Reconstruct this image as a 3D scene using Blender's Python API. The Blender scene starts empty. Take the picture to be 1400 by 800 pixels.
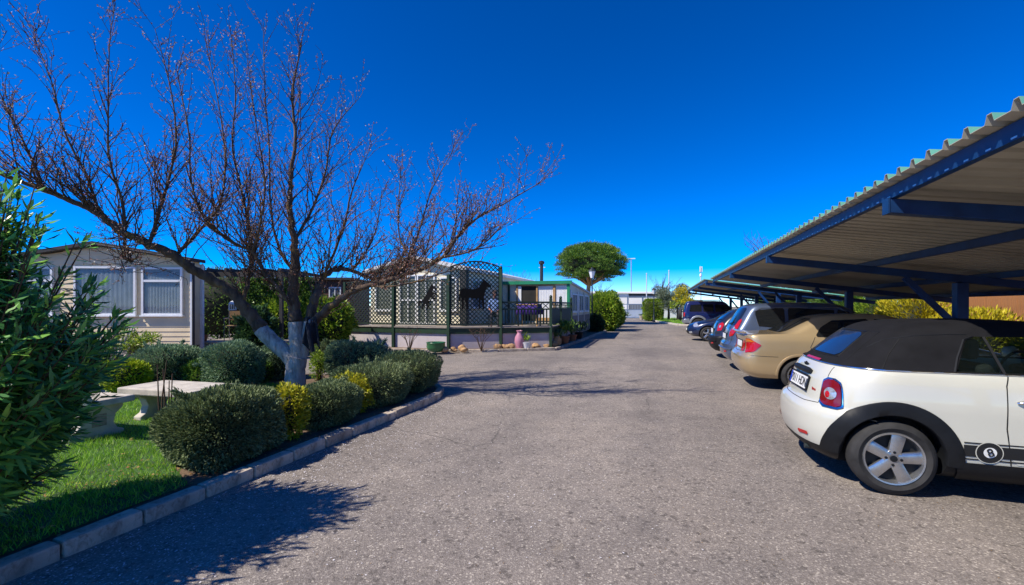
import bpy, bmesh, math, random
import numpy as np
from mathutils import Vector, Matrix, Euler
from mathutils.bvhtree import BVHTree

# ------------------------------------------------------------------ camera, sky, sun, exposure
R = math.radians
scene = bpy.context.scene
YAW = math.atan(205 / 622.0)            # the camera looks this far to the left of the road axis (+Y)
CS, SN = math.cos(YAW), math.sin(YAW)
EYE = 1.53
cam_d = bpy.data.cameras.new('camera')
cam = bpy.data.objects.new('camera', cam_d)
scene.collection.objects.link(cam)
cam_d.sensor_width = 36.0
cam_d.lens = 36.0 * 622.0 / 1400.0
cam_d.shift_y = 18.5 / 1400.0
cam_d.clip_start = 0.05
cam_d.clip_end = 4000
cam.location = (0, 0, EYE)
cam.rotation_euler = (R(90), 0, YAW)
scene.camera = cam

SUN_EL = R(48.5)
SUN_DIR = Vector((-0.735 * math.cos(SUN_EL), -0.678 * math.cos(SUN_EL), math.sin(SUN_EL))).normalized()
world = bpy.data.worlds.new('World'); scene.world = world; world.use_nodes = True
wn = world.node_tree
sky = wn.nodes.new('ShaderNodeTexSky'); sky.sky_type = 'NISHITA'; sky.sun_disc = False
sky.sun_elevation = SUN_EL
sky.sun_rotation = math.atan2(SUN_DIR.x, SUN_DIR.y) % (2 * math.pi)
sky.altitude = 3500; sky.air_density = 0.85; sky.dust_density = 0.0; sky.ozone_density = 4.0
# the photograph's deep polarised blue: the whole sky, evenly, with more contrast between its colour channels
def vscale(src, k):
    n = wn.nodes.new('ShaderNodeVectorMath'); n.operation = 'SCALE'; n.inputs['Scale'].default_value = k
    wn.links.new(src, n.inputs[0]); return n.outputs[0]
gm = wn.nodes.new('ShaderNodeGamma'); gm.inputs[1].default_value = 1.12
wn.links.new(vscale(sky.outputs[0], 1 / 7.0), gm.inputs[0])
hs = wn.nodes.new('ShaderNodeHueSaturation'); hs.inputs['Saturation'].default_value = 1.50; hs.inputs['Hue'].default_value = 0.512
wn.links.new(vscale(gm.outputs[0], 7.0), hs.inputs['Color'])
bg = wn.nodes['Background']; bg.inputs['Strength'].default_value = 0.145
wn.links.new(hs.outputs[0], bg.inputs['Color'])
sun_d = bpy.data.lights.new('sun', 'SUN'); sun_d.energy = 3.75; sun_d.angle = R(0.53); sun_d.color = (1.0, 0.93, 0.81)
sun = bpy.data.objects.new('sun', sun_d); scene.collection.objects.link(sun)
sun.rotation_euler = SUN_DIR.to_track_quat('Z', 'Y').to_euler(); sun.location = SUN_DIR * 60
scene.view_settings.view_transform = 'Standard'; scene.view_settings.look = 'None'
scene.view_settings.exposure = 0.72; scene.view_settings.gamma = 1.0
scene.view_settings.use_curve_mapping = False
scene.render.engine = 'CYCLES'
scene.cycles.max_bounces = 8; scene.cycles.transparent_max_bounces = 16
scene.cycles.use_denoising = True

rnd = random.Random(7)
nrg = np.random.default_rng(11)
COL = scene.collection

def at(px, py, Z):
    """a point Z metres ahead of the lens that stands at this place of the 1400 x 800 photograph"""
    X = (px - 700) / 622.0 * Z
    return Vector((X * CS - Z * SN, X * SN + Z * CS, EYE - (py - 418.5) * Z / 622.0))
def gnd(px, py, h=0.0):
    return at(px, py, 622.0 * (EYE - h) / (py - 418.5))
def cw(X, Z, h):
    return Vector((X * CS - Z * SN, X * SN + Z * CS, h))

# ------------------------------------------------------------------ object helpers
def tag(o, label=None, cat=None, group=None, kind=None):
    if label: o['label'] = label
    if cat: o['category'] = cat
    if group: o['group'] = group
    if kind: o['kind'] = kind
    return o
def thing(name, label, cat, loc=(0, 0, 0), rotz=0.0, group=None):
    o = bpy.data.objects.new(name, None); COL.objects.link(o)
    o.empty_display_size = 0.2
    o.location = loc; o.rotation_euler = (0, 0, rotz)
    return tag(o, label, cat, group)
def link(name, me, parent=None):
    o = bpy.data.objects.new(name, me); COL.objects.link(o)
    if parent: o.parent = parent
    return o
def copy_tree(o, parent=None):
    c = o.copy(); COL.objects.link(c)
    if parent: c.parent = parent
    for ch in o.children: copy_tree(ch, c)
    return c

class MB:
    """collects faces, then links them as ONE mesh object"""
    def __init__(s): s.v = []; s.f = []; s.m = []; s.mi = 0
    def add(s, vs, fs):
        n = len(s.v); s.v.extend([tuple(p) for p in vs])
        for f in fs: s.f.append([i + n for i in f]); s.m.append(s.mi)
    def box(s, c, size, M=None, taper=1.0):
        hx, hy, hz = size[0] / 2, size[1] / 2, size[2] / 2
        vs = []
        for z, t in ((-hz, 1.0), (hz, taper)):
            for x, y in ((-hx, -hy), (hx, -hy), (hx, hy), (-hx, hy)):
                p = Vector((x * t, y * t, z))
                if M is not None: p = M @ p
                vs.append(p + Vector(c))
        s.add(vs, [(3, 2, 1, 0), (4, 5, 6, 7), (0, 1, 5, 4), (1, 2, 6, 5), (2, 3, 7, 6), (3, 0, 4, 7)])
        return s
    def bar(s, a, b, w, h, up=(0, 0, 1)):
        a = Vector(a); b = Vector(b); d = (b - a); L = d.length; d.normalize()
        upv = Vector(up)
        if abs(d.dot(upv)) > 0.98: upv = Vector((1, 0, 0)) if abs(d.x) < 0.9 else Vector((0, 1, 0))
        y = upv.cross(d).normalized(); z = d.cross(y)
        M = Matrix((d, y, z)).transposed()
        return s.box((a + b) / 2, (L, w, h), M)
    def tube(s, pts, rad, n=8, caps=True):
        pts = [Vector(p) for p in pts]
        if not hasattr(rad, '__len__'): rad = [rad] * len(pts)
        vs = []; fs = []
        ref = Vector((0.31, 0.72, 0.62))
        px = None
        for i, p in enumerate(pts):
            d = (pts[min(i + 1, len(pts) - 1)] - pts[max(i - 1, 0)])
            if d.length < 1e-9: d = Vector((0, 0, 1))
            d.normalize()
            if px is None:
                px = d.cross(ref)
                if px.length < 1e-3: px = d.cross(Vector((1, 0, 0)))
            px = (px - d * px.dot(d))
            px.normalize(); py = d.cross(px)
            for k in range(n):
                a = 2 * math.pi * k / n
                vs.append(p + (px * math.cos(a) + py * math.sin(a)) * rad[i])
        for i in range(len(pts) - 1):
            for k in range(n):
                fs.append((i * n + k, i * n + (k + 1) % n, (i + 1) * n + (k + 1) % n, (i + 1) * n + k))
        if caps:
            fs.append(tuple(range(n - 1, -1, -1))); fs.append(tuple(range((len(pts) - 1) * n, len(pts) * n)))
        s.add(vs, fs); return s
    def lathe(s, prof, n=20, c=(0, 0, 0), axis='z', cap=True):
        vs = []; fs = []
        for r, z in prof:
            for k in range(n):
                a = 2 * math.pi * k / n
                if axis == 'z': p = (r * math.cos(a), r * math.sin(a), z)
                elif axis == 'y': p = (r * math.cos(a), z, -r * math.sin(a))
                else: p = (z, r * math.cos(a), r * math.sin(a))
                vs.append((p[0] + c[0], p[1] + c[1], p[2] + c[2]))
        for i in range(len(prof) - 1):
            for k in range(n):
                fs.append((i * n + k, i * n + (k + 1) % n, (i + 1) * n + (k + 1) % n, (i + 1) * n + k))
        if cap:
            fs.append(tuple(range(n - 1, -1, -1))); fs.append(tuple(range((len(prof) - 1) * n, len(prof) * n)))
        s.add(vs, fs); return s
    def prism(s, poly, o, u, v, w):
        """poly in (u, v) from origin o, thickness along vector w"""
        o = Vector(o); u = Vector(u); v = Vector(v); w = Vector(w); n = len(poly)
        a = [o + u * p[0] + v * p[1] for p in poly]; b = [p + w for p in a]
        s.add(a + b, [tuple(range(n - 1, -1, -1)), tuple(range(n, 2 * n))] + [(i, (i + 1) % n, n + (i + 1) % n, n + i) for i in range(n)])
        return s
    def grid(s, rows):
        n = len(rows[0]); vs = [p for r in rows for p in r]; fs = []
        for i in range(len(rows) - 1):
            for k in range(n - 1):
                fs.append((i * n + k, i * n + k + 1, (i + 1) * n + k + 1, (i + 1) * n + k))
        s.add(vs, fs); return s
    def mesh(s, name, mats, smooth=None):
        me = bpy.data.meshes.new(name)
        me.from_pydata(s.v, [], s.f); me.validate(); 
        if not isinstance(mats, (list, tuple)): mats = [mats]
        for m in mats: me.materials.append(m)
        if len(mats) > 1 and len(me.polygons) == len(s.m): me.polygons.foreach_set('material_index', s.m)
        fix_normals(me)
        if smooth is not None:
            me.polygons.foreach_set('use_smooth', [True] * len(me.polygons))
            me.set_sharp_from_angle(angle=R(smooth))
        me.update(); return me
    def build(s, name, mats, parent=None, smooth=None):
        return link(name, s.mesh(name, mats, smooth), parent)
def fix_normals(me):
    bm = bmesh.new(); bm.from_mesh(me)
    bmesh.ops.recalc_face_normals(bm, faces=bm.faces); bm.to_mesh(me); bm.free()
def bevel_obj(o, w, seg=2):
    m = o.modifiers.new('bevel', 'BEVEL'); m.width = w; m.segments = seg; m.limit_method = 'ANGLE'; m.angle_limit = R(40)
    return o
def quads_np(name, V, mats, smooth=False, mi=None, n=4):
    """V: (count*n, 3) vertices of separate n-gons, one per leaf"""
    V = np.asarray(V, dtype=np.float32); cnt = len(V) // n
    me = bpy.data.meshes.new(name)
    me.vertices.add(len(V)); me.vertices.foreach_set('co', V.ravel())
    me.loops.add(cnt * n); me.loops.foreach_set('vertex_index', np.arange(cnt * n, dtype=np.int32))
    me.polygons.add(cnt); me.polygons.foreach_set('loop_start', np.arange(0, cnt * n, n, dtype=np.int32))
    if not isinstance(mats, (list, tuple)): mats = [mats]
    for m in mats: me.materials.append(m)
    if mi is not None: me.polygons.foreach_set('material_index', np.asarray(mi, dtype=np.int32))
    me.update(calc_edges=True); return me

# ------------------------------------------------------------------ materials
def new_mat(name):
    m = bpy.data.materials.new(name); m.use_nodes = True
    nt = m.node_tree; b = nt.nodes['Principled BSDF']
    return m, nt, b
def ramp(nt, fac, stops):
    r = nt.nodes.new('ShaderNodeValToRGB'); e = r.color_ramp.elements
    while len(e) < len(stops): e.new(0.5)
    for i, (p, c) in enumerate(stops):
        e[i].position = p; e[i].color = (c[0], c[1], c[2], 1)
    nt.links.new(fac, r.inputs[0]); return r.outputs[0]
def noise(nt, scale, detail=4, rough=0.55, vec=None, dist=0.0):
    n = nt.nodes.new('ShaderNodeTexNoise'); n.inputs['Scale'].default_value = scale; n.inputs['Detail'].default_value = detail
    n.inputs['Roughness'].default_value = rough; n.inputs['Distortion'].default_value = dist
    if vec is not None: nt.links.new(vec, n.inputs['Vector'])
    return n.outputs['Fac']
def coords(nt, which='Object', scale=None):
    t = nt.nodes.new('ShaderNodeTexCoord').outputs[which]
    if scale:
        mp = nt.nodes.new('ShaderNodeMapping'); mp.inputs['Scale'].default_value = scale
        nt.links.new(t, mp.inputs['Vector']); return mp.outputs[0]
    return t
def mixc(nt, fac, a, b, mode='MIX'):
    m = nt.nodes.new('ShaderNodeMix'); m.data_type = 'RGBA'; m.blend_type = mode
    for sock, val in ((m.inputs[0], fac), (m.inputs[6], a), (m.inputs[7], b)):
        if hasattr(val, 'is_linked') or hasattr(val, 'node'): nt.links.new(val, sock)
        elif isinstance(val, (int, float)): sock.default_value = val
        else: sock.default_value = (val[0], val[1], val[2], 1)
    return m.outputs[2]
def bump(nt, b, h, strength=0.3, dist=0.01):
    n = nt.nodes.new('ShaderNodeBump'); n.inputs['Strength'].default_value = strength; n.inputs['Distance'].default_value = dist
    nt.links.new(h, n.inputs['Height']); nt.links.new(n.outputs[0], b.inputs['Normal'])
def surf(name, col, rough=0.6, var=0.12, scale=6.0, metallic=0.0, bmp=0.0, bscale=60.0, spec=0.5, coat=0.0, stretch=None, tint=None):
    """base colour with soft grime variation and fine relief"""
    m, nt, b = new_mat(name)
    vec = coords(nt, 'Object', stretch) if stretch else coords(nt)
    lo = [c * (1 - var * 1.6) for c in col]; hi = [min(1, c * (1 + var)) for c in col]
    if tint: lo = tint
    f = noise(nt, scale, 6, 0.6, vec)
    nt.links.new(ramp(nt, f, [(0.28, lo), (0.5, col), (0.72, hi)]), b.inputs['Base Color'])
    b.inputs['Roughness'].default_value = rough; b.inputs['Metallic'].default_value = metallic
    b.inputs['Specular IOR Level'].default_value = spec
    b.inputs['Coat Weight'].default_value = coat; b.inputs['Coat Roughness'].default_value = 0.04
    if bmp > 0: bump(nt, b, noise(nt, bscale, 5, 0.6, vec), bmp, 0.01)
    return m
def leafm(name, cols, rough=0.5, trans=0.25, spec=0.4):
    """a colour per leaf out of a range, some light through it"""
    m, nt, b = new_mat(name)
    g = nt.nodes.new('ShaderNodeNewGeometry')
    c = ramp(nt, g.outputs['Random Per Island'], [(i / max(1, len(cols) - 1), k) for i, k in enumerate(cols)])
    nt.links.new(c, b.inputs['Base Color']); b.inputs['Roughness'].default_value = rough
    b.inputs['Specular IOR Level'].default_value = spec
    if trans > 0:
        t = nt.nodes.new('ShaderNodeBsdfTranslucent'); nt.links.new(c, t.inputs['Color'])
        mx = nt.nodes.new('ShaderNodeMixShader'); mx.inputs[0].default_value = trans
        nt.links.new(b.outputs[0], mx.inputs[1]); nt.links.new(t.outputs[0], mx.inputs[2])
        nt.links.new(mx.outputs[0], nt.nodes['Material Output'].inputs['Surface'])
    return m
def paint(name, col, metallic=0.0, rough=0.32, dirt=0.10):
    m, nt, b = new_mat(name)
    vec = coords(nt)
    f = noise(nt, 2.2, 5, 0.6, vec); f2 = noise(nt, 900, 1, 0.5, vec)
    c = mixc(nt, ramp(nt, f, [(0.35, (0, 0, 0)), (0.8, (dirt * 3, dirt * 3, dirt * 3))]), col, [k * 0.7 + 0.05 for k in col])
    nt.links.new(c, b.inputs['Base Color'])
    b.inputs['Metallic'].default_value = metallic; b.inputs['Roughness'].default_value = rough
    b.inputs['Coat Weight'].default_value = 1.0; b.inputs['Coat Roughness'].default_value = 0.025
    if metallic > 0: bump(nt, b, f2, 0.03, 0.001)
    return m
def glassm(name, tint, clear=0.0, rough=0.02, through=(0.92, 0.95, 0.97)):
    m, nt, b = new_mat(name)
    b.inputs['Base Color'].default_value = (*tint, 1); b.inputs['Roughness'].default_value = rough
    b.inputs['Specular IOR Level'].default_value = 0.7
    if clear > 0:
        t = nt.nodes.new('ShaderNodeBsdfTransparent'); t.inputs[0].default_value = (*through, 1)
        mx = nt.nodes.new('ShaderNodeMixShader'); mx.inputs[0].default_value = clear
        nt.links.new(b.outputs[0], mx.inputs[1]); nt.links.new(t.outputs[0], mx.inputs[2])
        nt.links.new(mx.outputs[0], nt.nodes['Material Output'].inputs['Surface'])
    return m

def asphalt():
    m, nt, b = new_mat('worn_asphalt'); vec = coords(nt)
    vo = nt.nodes.new('ShaderNodeTexVoronoi'); vo.inputs['Scale'].default_value = 120; nt.links.new(vec, vo.inputs['Vector'])
    sep = nt.nodes.new('ShaderNodeSeparateColor'); nt.links.new(vo.outputs['Color'], sep.inputs[0])
    stone = ramp(nt, sep.outputs[0], [(0.0, (0.165, 0.148, 0.138)), (0.5, (0.228, 0.205, 0.192)), (0.86, (0.285, 0.258, 0.240)), (0.965, (0.36, 0.33, 0.305)), (1.0, (0.50, 0.46, 0.42))])
    vo2 = nt.nodes.new('ShaderNodeTexVoronoi'); vo2.inputs['Scale'].default_value = 34; nt.links.new(vec, vo2.inputs['Vector'])
    sep2 = nt.nodes.new('ShaderNodeSeparateColor'); nt.links.new(vo2.outputs['Color'], sep2.inputs[0])
    spots = ramp(nt, sep2.outputs[1], [(0.0, (0.58, 0.58, 0.58)), (0.16, (1, 1, 1))])
    c = mixc(nt, 1.0, stone, spots, 'MULTIPLY')
    vo3 = nt.nodes.new('ShaderNodeTexVoronoi'); vo3.inputs['Scale'].default_value = 52; nt.links.new(vec, vo3.inputs['Vector'])
    sep3 = nt.nodes.new('ShaderNodeSeparateColor'); nt.links.new(vo3.outputs['Color'], sep3.inputs[0])
    pick = ramp(nt, sep3.outputs[2], [(0.91, (0, 0, 0)), (0.94, (1, 1, 1))]); small = ramp(nt, vo3.outputs['Distance'], [(0.30, (1, 1, 1)), (0.42, (0, 0, 0))])
    c = mixc(nt, mixc(nt, 1.0, pick, small, 'MULTIPLY'), c, (0.44, 0.405, 0.365))       # pale chippings
    big = ramp(nt, noise(nt, 0.35, 5, 0.6, vec, 0.4), [(0.32, (0.74, 0.73, 0.735)), (0.5, (0.99, 0.975, 0.96)), (0.70, (1.17, 1.13, 1.07))])
    c = mixc(nt, 1.0, c, big, 'MULTIPLY')
    mid = ramp(nt, noise(nt, 2.6, 5, 0.65, vec), [(0.3, (0.84, 0.84, 0.84)), (0.7, (1.1, 1.09, 1.07))])
    c = mixc(nt, 1.0, c, mid, 'MULTIPLY')
    # sandy spills, oil drips
    sand = ramp(nt, noise(nt, 1.1, 6, 0.7, vec, 1.0), [(0.66, (0, 0, 0)), (0.80, (0.5, 0.5, 0.5))])
    c = mixc(nt, sand, c, (0.30, 0.25, 0.19))
    oil = ramp(nt, noise(nt, 1.7, 3, 0.5, coords(nt, 'Object', (1.0, 0.6, 1.0)), 0.3), [(0.70, (0, 0, 0)), (0.80, (0.55, 0.55, 0.55))])
    c = mixc(nt, oil, c, (0.11, 0.105, 0.105))
    c = mixc(nt, 1.0, c, (1.03, 1.01, 0.985), 'MULTIPLY')
    # wheel-polished lanes along the road, fine cracks, a few repairs
    lane = ramp(nt, noise(nt, 0.9, 3, 0.5, coords(nt, 'Object', (1.0, 0.06, 1.0))), [(0.36, (0.88, 0.88, 0.885)), (0.6, (1.05, 1.045, 1.035))])
    c = mixc(nt, 1.0, c, lane, 'MULTIPLY')
    wob = nt.nodes.new('ShaderNodeTexNoise'); wob.inputs['Scale'].default_value = 1.4; wob.inputs['Detail'].default_value = 6; nt.links.new(vec, wob.inputs['Vector'])
    mixv = nt.nodes.new('ShaderNodeMix'); mixv.data_type = 'VECTOR'; mixv.inputs[0].default_value = 0.22; nt.links.new(vec, mixv.inputs[4]); nt.links.new(wob.outputs['Color'], mixv.inputs[5])
    vc = nt.nodes.new('ShaderNodeTexVoronoi'); vc.feature = 'DISTANCE_TO_EDGE'; vc.inputs['Scale'].default_value = 0.42; nt.links.new(mixv.outputs[1], vc.inputs['Vector'])
    crack = ramp(nt, vc.outputs['Distance'], [(0.0015, (0.8, 0.8, 0.8)), (0.0042, (0, 0, 0))])
    some = ramp(nt, noise(nt, 0.5, 2, 0.5, vec), [(0.48, (0, 0, 0)), (0.58, (1, 1, 1))])
    c = mixc(nt, mixc(nt, 1.0, crack, some, 'MULTIPLY'), c, (0.075, 0.068, 0.064))
    nt.links.new(c, b.inputs['Base Color']); b.inputs['Roughness'].default_value = 0.86
    b.inputs['Specular IOR Level'].default_value = 0.3
    bump(nt, b, vo.outputs['Distance'], 0.7, 0.004)
    return m
M = {}
M['asphalt'] = asphalt()
M['ground'] = surf('dry_earth', (0.20, 0.17, 0.12), 0.95, 0.25, 0.4, bmp=0.4, bscale=9)
M['soil'] = surf('garden_soil', (0.15, 0.095, 0.06), 0.95, 0.35, 3.0, bmp=0.9, bscale=28)
M['lawn'] = surf('lawn_turf', (0.045, 0.10, 0.022), 0.95, 0.4, 4.0, bmp=0.8, bscale=40)
M['path'] = surf('pale_concrete', (0.50, 0.44, 0.37), 0.9, 0.15, 1.5, bmp=0.3, bscale=50)
def varied(name, col, var, rough, scale, bmp, bscale, stain):
    """each piece a little lighter or darker than its neighbour, with stains"""
    m = surf(name, col, rough, var, scale, bmp=bmp, bscale=bscale); nt = m.node_tree; b = nt.nodes['Principled BSDF']
    src = b.inputs['Base Color'].links[0].from_socket; oi = nt.nodes.new('ShaderNodeObjectInfo')
    k = ramp(nt, oi.outputs['Random'], [(0, (.72, .70, .68)), (.5, (1, 1, 1)), (1, (1.18, 1.17, 1.12))])
    c = mixc(nt, 1.0, src, k, 'MULTIPLY')
    s = ramp(nt, noise(nt, 3.3, 6, 0.7, coords(nt, 'Generated', (1, 3, 1)), 0.6), [(.50, (0, 0, 0)), (.68, (.75, .75, .75))])
    nt.links.new(mixc(nt, s, c, stain), b.inputs['Base Color']); return m
M['kerb'] = varied('kerb_concrete', (0.46, 0.385, 0.31), 0.30, 0.9, 5.0, 0.8, 55, (0.20, 0.15, 0.11))
M['bench'] = surf('cast_stone', (0.52, 0.47, 0.40), 0.88, 0.22, 5.0, bmp=0.5, bscale=50)
M['bark'] = surf('almond_bark', (0.070, 0.048, 0.034), 0.9, 0.55, 9.0, bmp=1.0, bscale=26)
M['twig'] = surf('twig_bark', (0.080, 0.042, 0.020), 0.8, 0.35, 5.0)
def lichen_bark():
    m, nt, b = new_mat('lichened_bark'); vec = coords(nt)
    base = ramp(nt, noise(nt, 10, 6, 0.65, coords(nt, 'Object', (1, 1, 0.35))), [(0.3, (0.045, 0.029, 0.019)), (0.55, (0.13, 0.082, 0.052)), (0.75, (0.22, 0.155, 0.105))])
    li = ramp(nt, noise(nt, 5.0, 5, 0.7, vec), [(0.56, (0, 0, 0)), (0.66, (0.8, 0.8, 0.8))])
    nt.links.new(mixc(nt, li, base, (0.27, 0.15, 0.022)), b.inputs['Base Color']); b.inputs['Roughness'].default_value = 0.92
    bump(nt, b, noise(nt, 22, 6, 0.7, coords(nt, 'Object', (1, 1, 0.3))), 1.0, 0.02); return m
M['limb'] = lichen_bark()
def whitewash():
    m, nt, b = new_mat('lime_washed_bark'); vec = coords(nt, 'Object', (1, 1, 0.3))
    c = ramp(nt, noise(nt, 14, 6, 0.7, vec), [(0.28, (0.12, 0.10, 0.085)), (0.46, (0.36, 0.33, 0.30)), (0.7, (0.58, 0.55, 0.51))])
    nt.links.new(c, b.inputs['Base Color']); b.inputs['Roughness'].default_value = 0.95
    bump(nt, b, noise(nt, 20, 6, 0.7, vec), 1.0, 0.02); return m
M['wash'] = whitewash()
M['blossom'] = leafm('almond_buds', [(0.28, 0.08, 0.035), (0.40, 0.15, 0.08), (0.24, 0.09, 0.04), (0.52, 0.22, 0.15), (0.34, 0.11, 0.06), (0.68, 0.44, 0.38), (0.38, 0.15, 0.09), (0.26, 0.26, 0.05), (0.88, 0.78, 0.74), (0.44, 0.18, 0.12)], 0.6, 0.35)
M['santolina'] = leafm('grey_green_leaf', [(0.065, 0.10, 0.04), (0.13, 0.18, 0.07), (0.20, 0.26, 0.11), (0.30, 0.36, 0.17)], 0.6, 0.2)
M['santolina_blue'] = leafm('blue_green_leaf', [(0.077, 0.142, 0.072), (0.143, 0.236, 0.123), (0.220, 0.336, 0.178), (0.308, 0.420, 0.238)], 0.6, 0.2)
M['yellow_leaf'] = leafm('variegated_yellow_leaf', [(0.10, 0.16, 0.015), (0.36, 0.36, 0.015), (0.55, 0.50, 0.02), (0.62, 0.56, 0.06), (0.22, 0.28, 0.02)], 0.4, 0.25)
M['lime_leaf'] = leafm('lime_green_leaf', [(0.161, 0.264, 0.012), (0.345, 0.462, 0.020), (0.506, 0.572, 0.030)], 0.4, 0.25)
M['green_leaf'] = leafm('mid_green_leaf', [(0.035, 0.091, 0.020), (0.084, 0.182, 0.031), (0.154, 0.280, 0.042), (0.238, 0.364, 0.056)], 0.4, 0.3)
M['bright_leaf'] = leafm('bright_green_leaf', [(0.062, 0.138, 0.015), (0.163, 0.300, 0.025), (0.300, 0.425, 0.037), (0.425, 0.500, 0.050)], 0.4, 0.35)
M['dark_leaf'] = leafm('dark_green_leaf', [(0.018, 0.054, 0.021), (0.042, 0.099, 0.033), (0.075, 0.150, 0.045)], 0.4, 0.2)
M['oleander'] = leafm('oleander_leaf', [(0.046, 0.168, 0.046), (0.083, 0.250, 0.067), (0.133, 0.367, 0.087), (0.254, 0.578, 0.104), (0.445, 0.705, 0.083)], 0.30, 0.32, 0.6)
M['olive_leaf'] = leafm('olive_leaf', [(0.078, 0.111, 0.065), (0.156, 0.195, 0.117), (0.260, 0.305, 0.195)], 0.5, 0.2)
M['pine'] = leafm('pine_needles', [(0.026, 0.080, 0.017), (0.065, 0.160, 0.023), (0.151, 0.280, 0.029), (0.259, 0.380, 0.043)], 0.5, 0.15)
M['thuja'] = leafm('golden_conifer_leaf', [(0.176, 0.165, 0.009), (0.418, 0.363, 0.013), (0.616, 0.517, 0.018), (0.770, 0.638, 0.036)], 0.5, 0.3)
M['grass'] = leafm('grass_blade', [(0.099, 0.245, 0.022), (0.189, 0.408, 0.031), (0.309, 0.571, 0.043), (0.486, 0.694, 0.077)], 0.45, 0.35)
M['core'] = surf('foliage_core_shade', (0.022, 0.026, 0.014), 0.95, 0.5, 12.0, bmp=1.0, bscale=30)  # near-black; the shade inside the foliage is put into this colour
M['petal'] = leafm('fallen_petals', [(0.62, 0.58, 0.60), (0.80, 0.76, 0.78)], 0.7, 0.0)
M['litter'] = leafm('dry_leaves', [(0.20, 0.10, 0.03), (0.30, 0.17, 0.06), (0.42, 0.28, 0.10)], 0.8, 0.0)
# carport
M['steel'] = surf('blue_painted_steel', (0.006, 0.036, 0.12), 0.45, 0.25, 4.0, spec=0.35)
M['sheet'] = surf('sheet_underside', (0.43, 0.40, 0.32), 0.6, 0.18, 0.9, spec=0.3)
M['sheet_top'] = surf('green_coated_sheet', (0.13, 0.36, 0.26), 0.5, 0.15, 1.2, spec=0.4)
M['fixing'] = surf('galvanised_fixing', (0.62, 0.64, 0.66), 0.35, 0.1, 5, metallic=0.8)
# cars
M['ivory'] = paint('ivory_paint', (0.59, 0.58, 0.50), 0.0, 0.35)
M['gold'] = paint('gold_metallic_paint', (0.575, 0.43, 0.24), 0.55, 0.34)
M['greyblue'] = paint('grey_blue_metallic_paint', (0.085, 0.12, 0.20), 0.45, 0.34)
M['black_paint'] = paint('dark_metallic_paint', (0.018, 0.018, 0.024), 0.2, 0.3)
M['navy'] = paint('navy_paint', (0.006, 0.016, 0.060), 0.2, 0.28)
M['blue'] = paint('blue_metallic_paint', (0.006, 0.014, 0.105), 0.25, 0.3)
M['silver'] = paint('silver_grey_paint', (0.30, 0.33, 0.38), 0.5, 0.36)
M['canvas'] = surf('black_canvas', (0.011, 0.011, 0.013), 0.85, 0.2, 5.0, bmp=0.35, bscale=400, spec=0.15)
M['rubber'] = surf('tyre_rubber', (0.030, 0.029, 0.029), 0.75, 0.3, 8.0, bmp=0.2, bscale=120, spec=0.3)
M['plastic'] = surf('black_plastic', (0.010, 0.011, 0.013), 0.5, 0.2, 6.0, spec=0.25)
M['seam'] = surf('panel_gap', (0.012, 0.012, 0.012), 0.7, 0.1)
M['alloy'] = surf('silver_alloy', (0.46, 0.47, 0.49), 0.26, 0.18, 9.0, metallic=0.85)
M['chrome'] = surf('chrome', (0.78, 0.79, 0.81), 0.12, 0.05, 4.0, metallic=1.0)
M['darkglass'] = glassm('dark_car_glass', (0.010, 0.012, 0.014))
M['skyblue_glass'] = glassm('painted_sky_window', (0.012, 0.030, 0.080), 0.0, 0.08)  # opaque; the blue of the mirrored sky is put into the colour
M['clearglass'] = glassm('clear_car_glass', (0.012, 0.018, 0.016), 0.70, 0.02, (0.72, 0.86, 0.80))
M['red'] = glassm('red_lens', (0.42, 0.008, 0.010), 0.0, 0.12)
M['darkred'] = glassm('dark_red_lens', (0.17, 0.006, 0.010), 0.0, 0.1)
M['amber'] = glassm('amber_lens', (0.62, 0.16, 0.01), 0.0, 0.12)
M['lens'] = surf('clear_lamp_lens', (0.62, 0.66, 0.72), 0.12, 0.3, 30.0, metallic=0.6)
M['plate_white'] = surf('plate_white', (0.78, 0.78, 0.76), 0.45, 0.05)
M['plate_blue'] = surf('plate_blue', (0.01, 0.05, 0.42), 0.45, 0.05)
M['ink'] = surf('black_ink', (0.012, 0.012, 0.012), 0.5, 0.05)
M['interior'] = surf('dark_upholstery', (0.018, 0.018, 0.020), 0.85, 0.2)
# buildings
M['cream'] = surf('cream_cladding', (0.74, 0.59, 0.37), 0.65, 0.10, 1.5, bmp=0.1)
M['cream_light'] = surf('pale_cream_cladding', (0.70, 0.64, 0.47), 0.65, 0.10, 1.5, bmp=0.1)
M['brown'] = surf('brown_cladding', (0.095, 0.040, 0.024), 0.7, 0.2, 2.0)
M['pvc'] = surf('white_pvc', (0.78, 0.78, 0.77), 0.45, 0.06, 2.0)
M['curtain'] = surf('net_curtain', (0.72, 0.75, 0.79), 0.9, 0.12, 3.0)
M['pane'] = glassm('window_pane', (0.03, 0.045, 0.06), 0.72, 0.03)
M['room_shade'] = surf('unlit_room_shade', (0.02, 0.018, 0.016), 0.9, 0.3, 2.0)  # darkness of an unlit interior put into the colour
M['roof_dark'] = surf('dark_roof', (0.035, 0.033, 0.033), 0.8, 0.3, 2.0)
M['roof_pale'] = surf('pale_roof', (0.66, 0.64, 0.60), 0.6, 0.12, 1.0)
M['deck_green'] = surf('dark_green_paint', (0.008, 0.032, 0.010), 0.55, 0.3, 5.0, bmp=0.1)
M['lattice'] = surf('dark_green_lattice', (0.008, 0.022, 0.011), 0.6, 0.3, 5.0)
M['trim_green'] = surf('bright_green_paint', (0.012, 0.22, 0.10), 0.5, 0.15, 3.0)
M['render'] = surf('lilac_grey_render', (0.50, 0.445, 0.45), 0.92, 0.12, 1.6, bmp=0.3, bscale=60)
M['timber'] = surf('grey_timber', (0.28, 0.24, 0.20), 0.85, 0.3, 4.0, stretch=(1, 6, 6), bmp=0.3)
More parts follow.
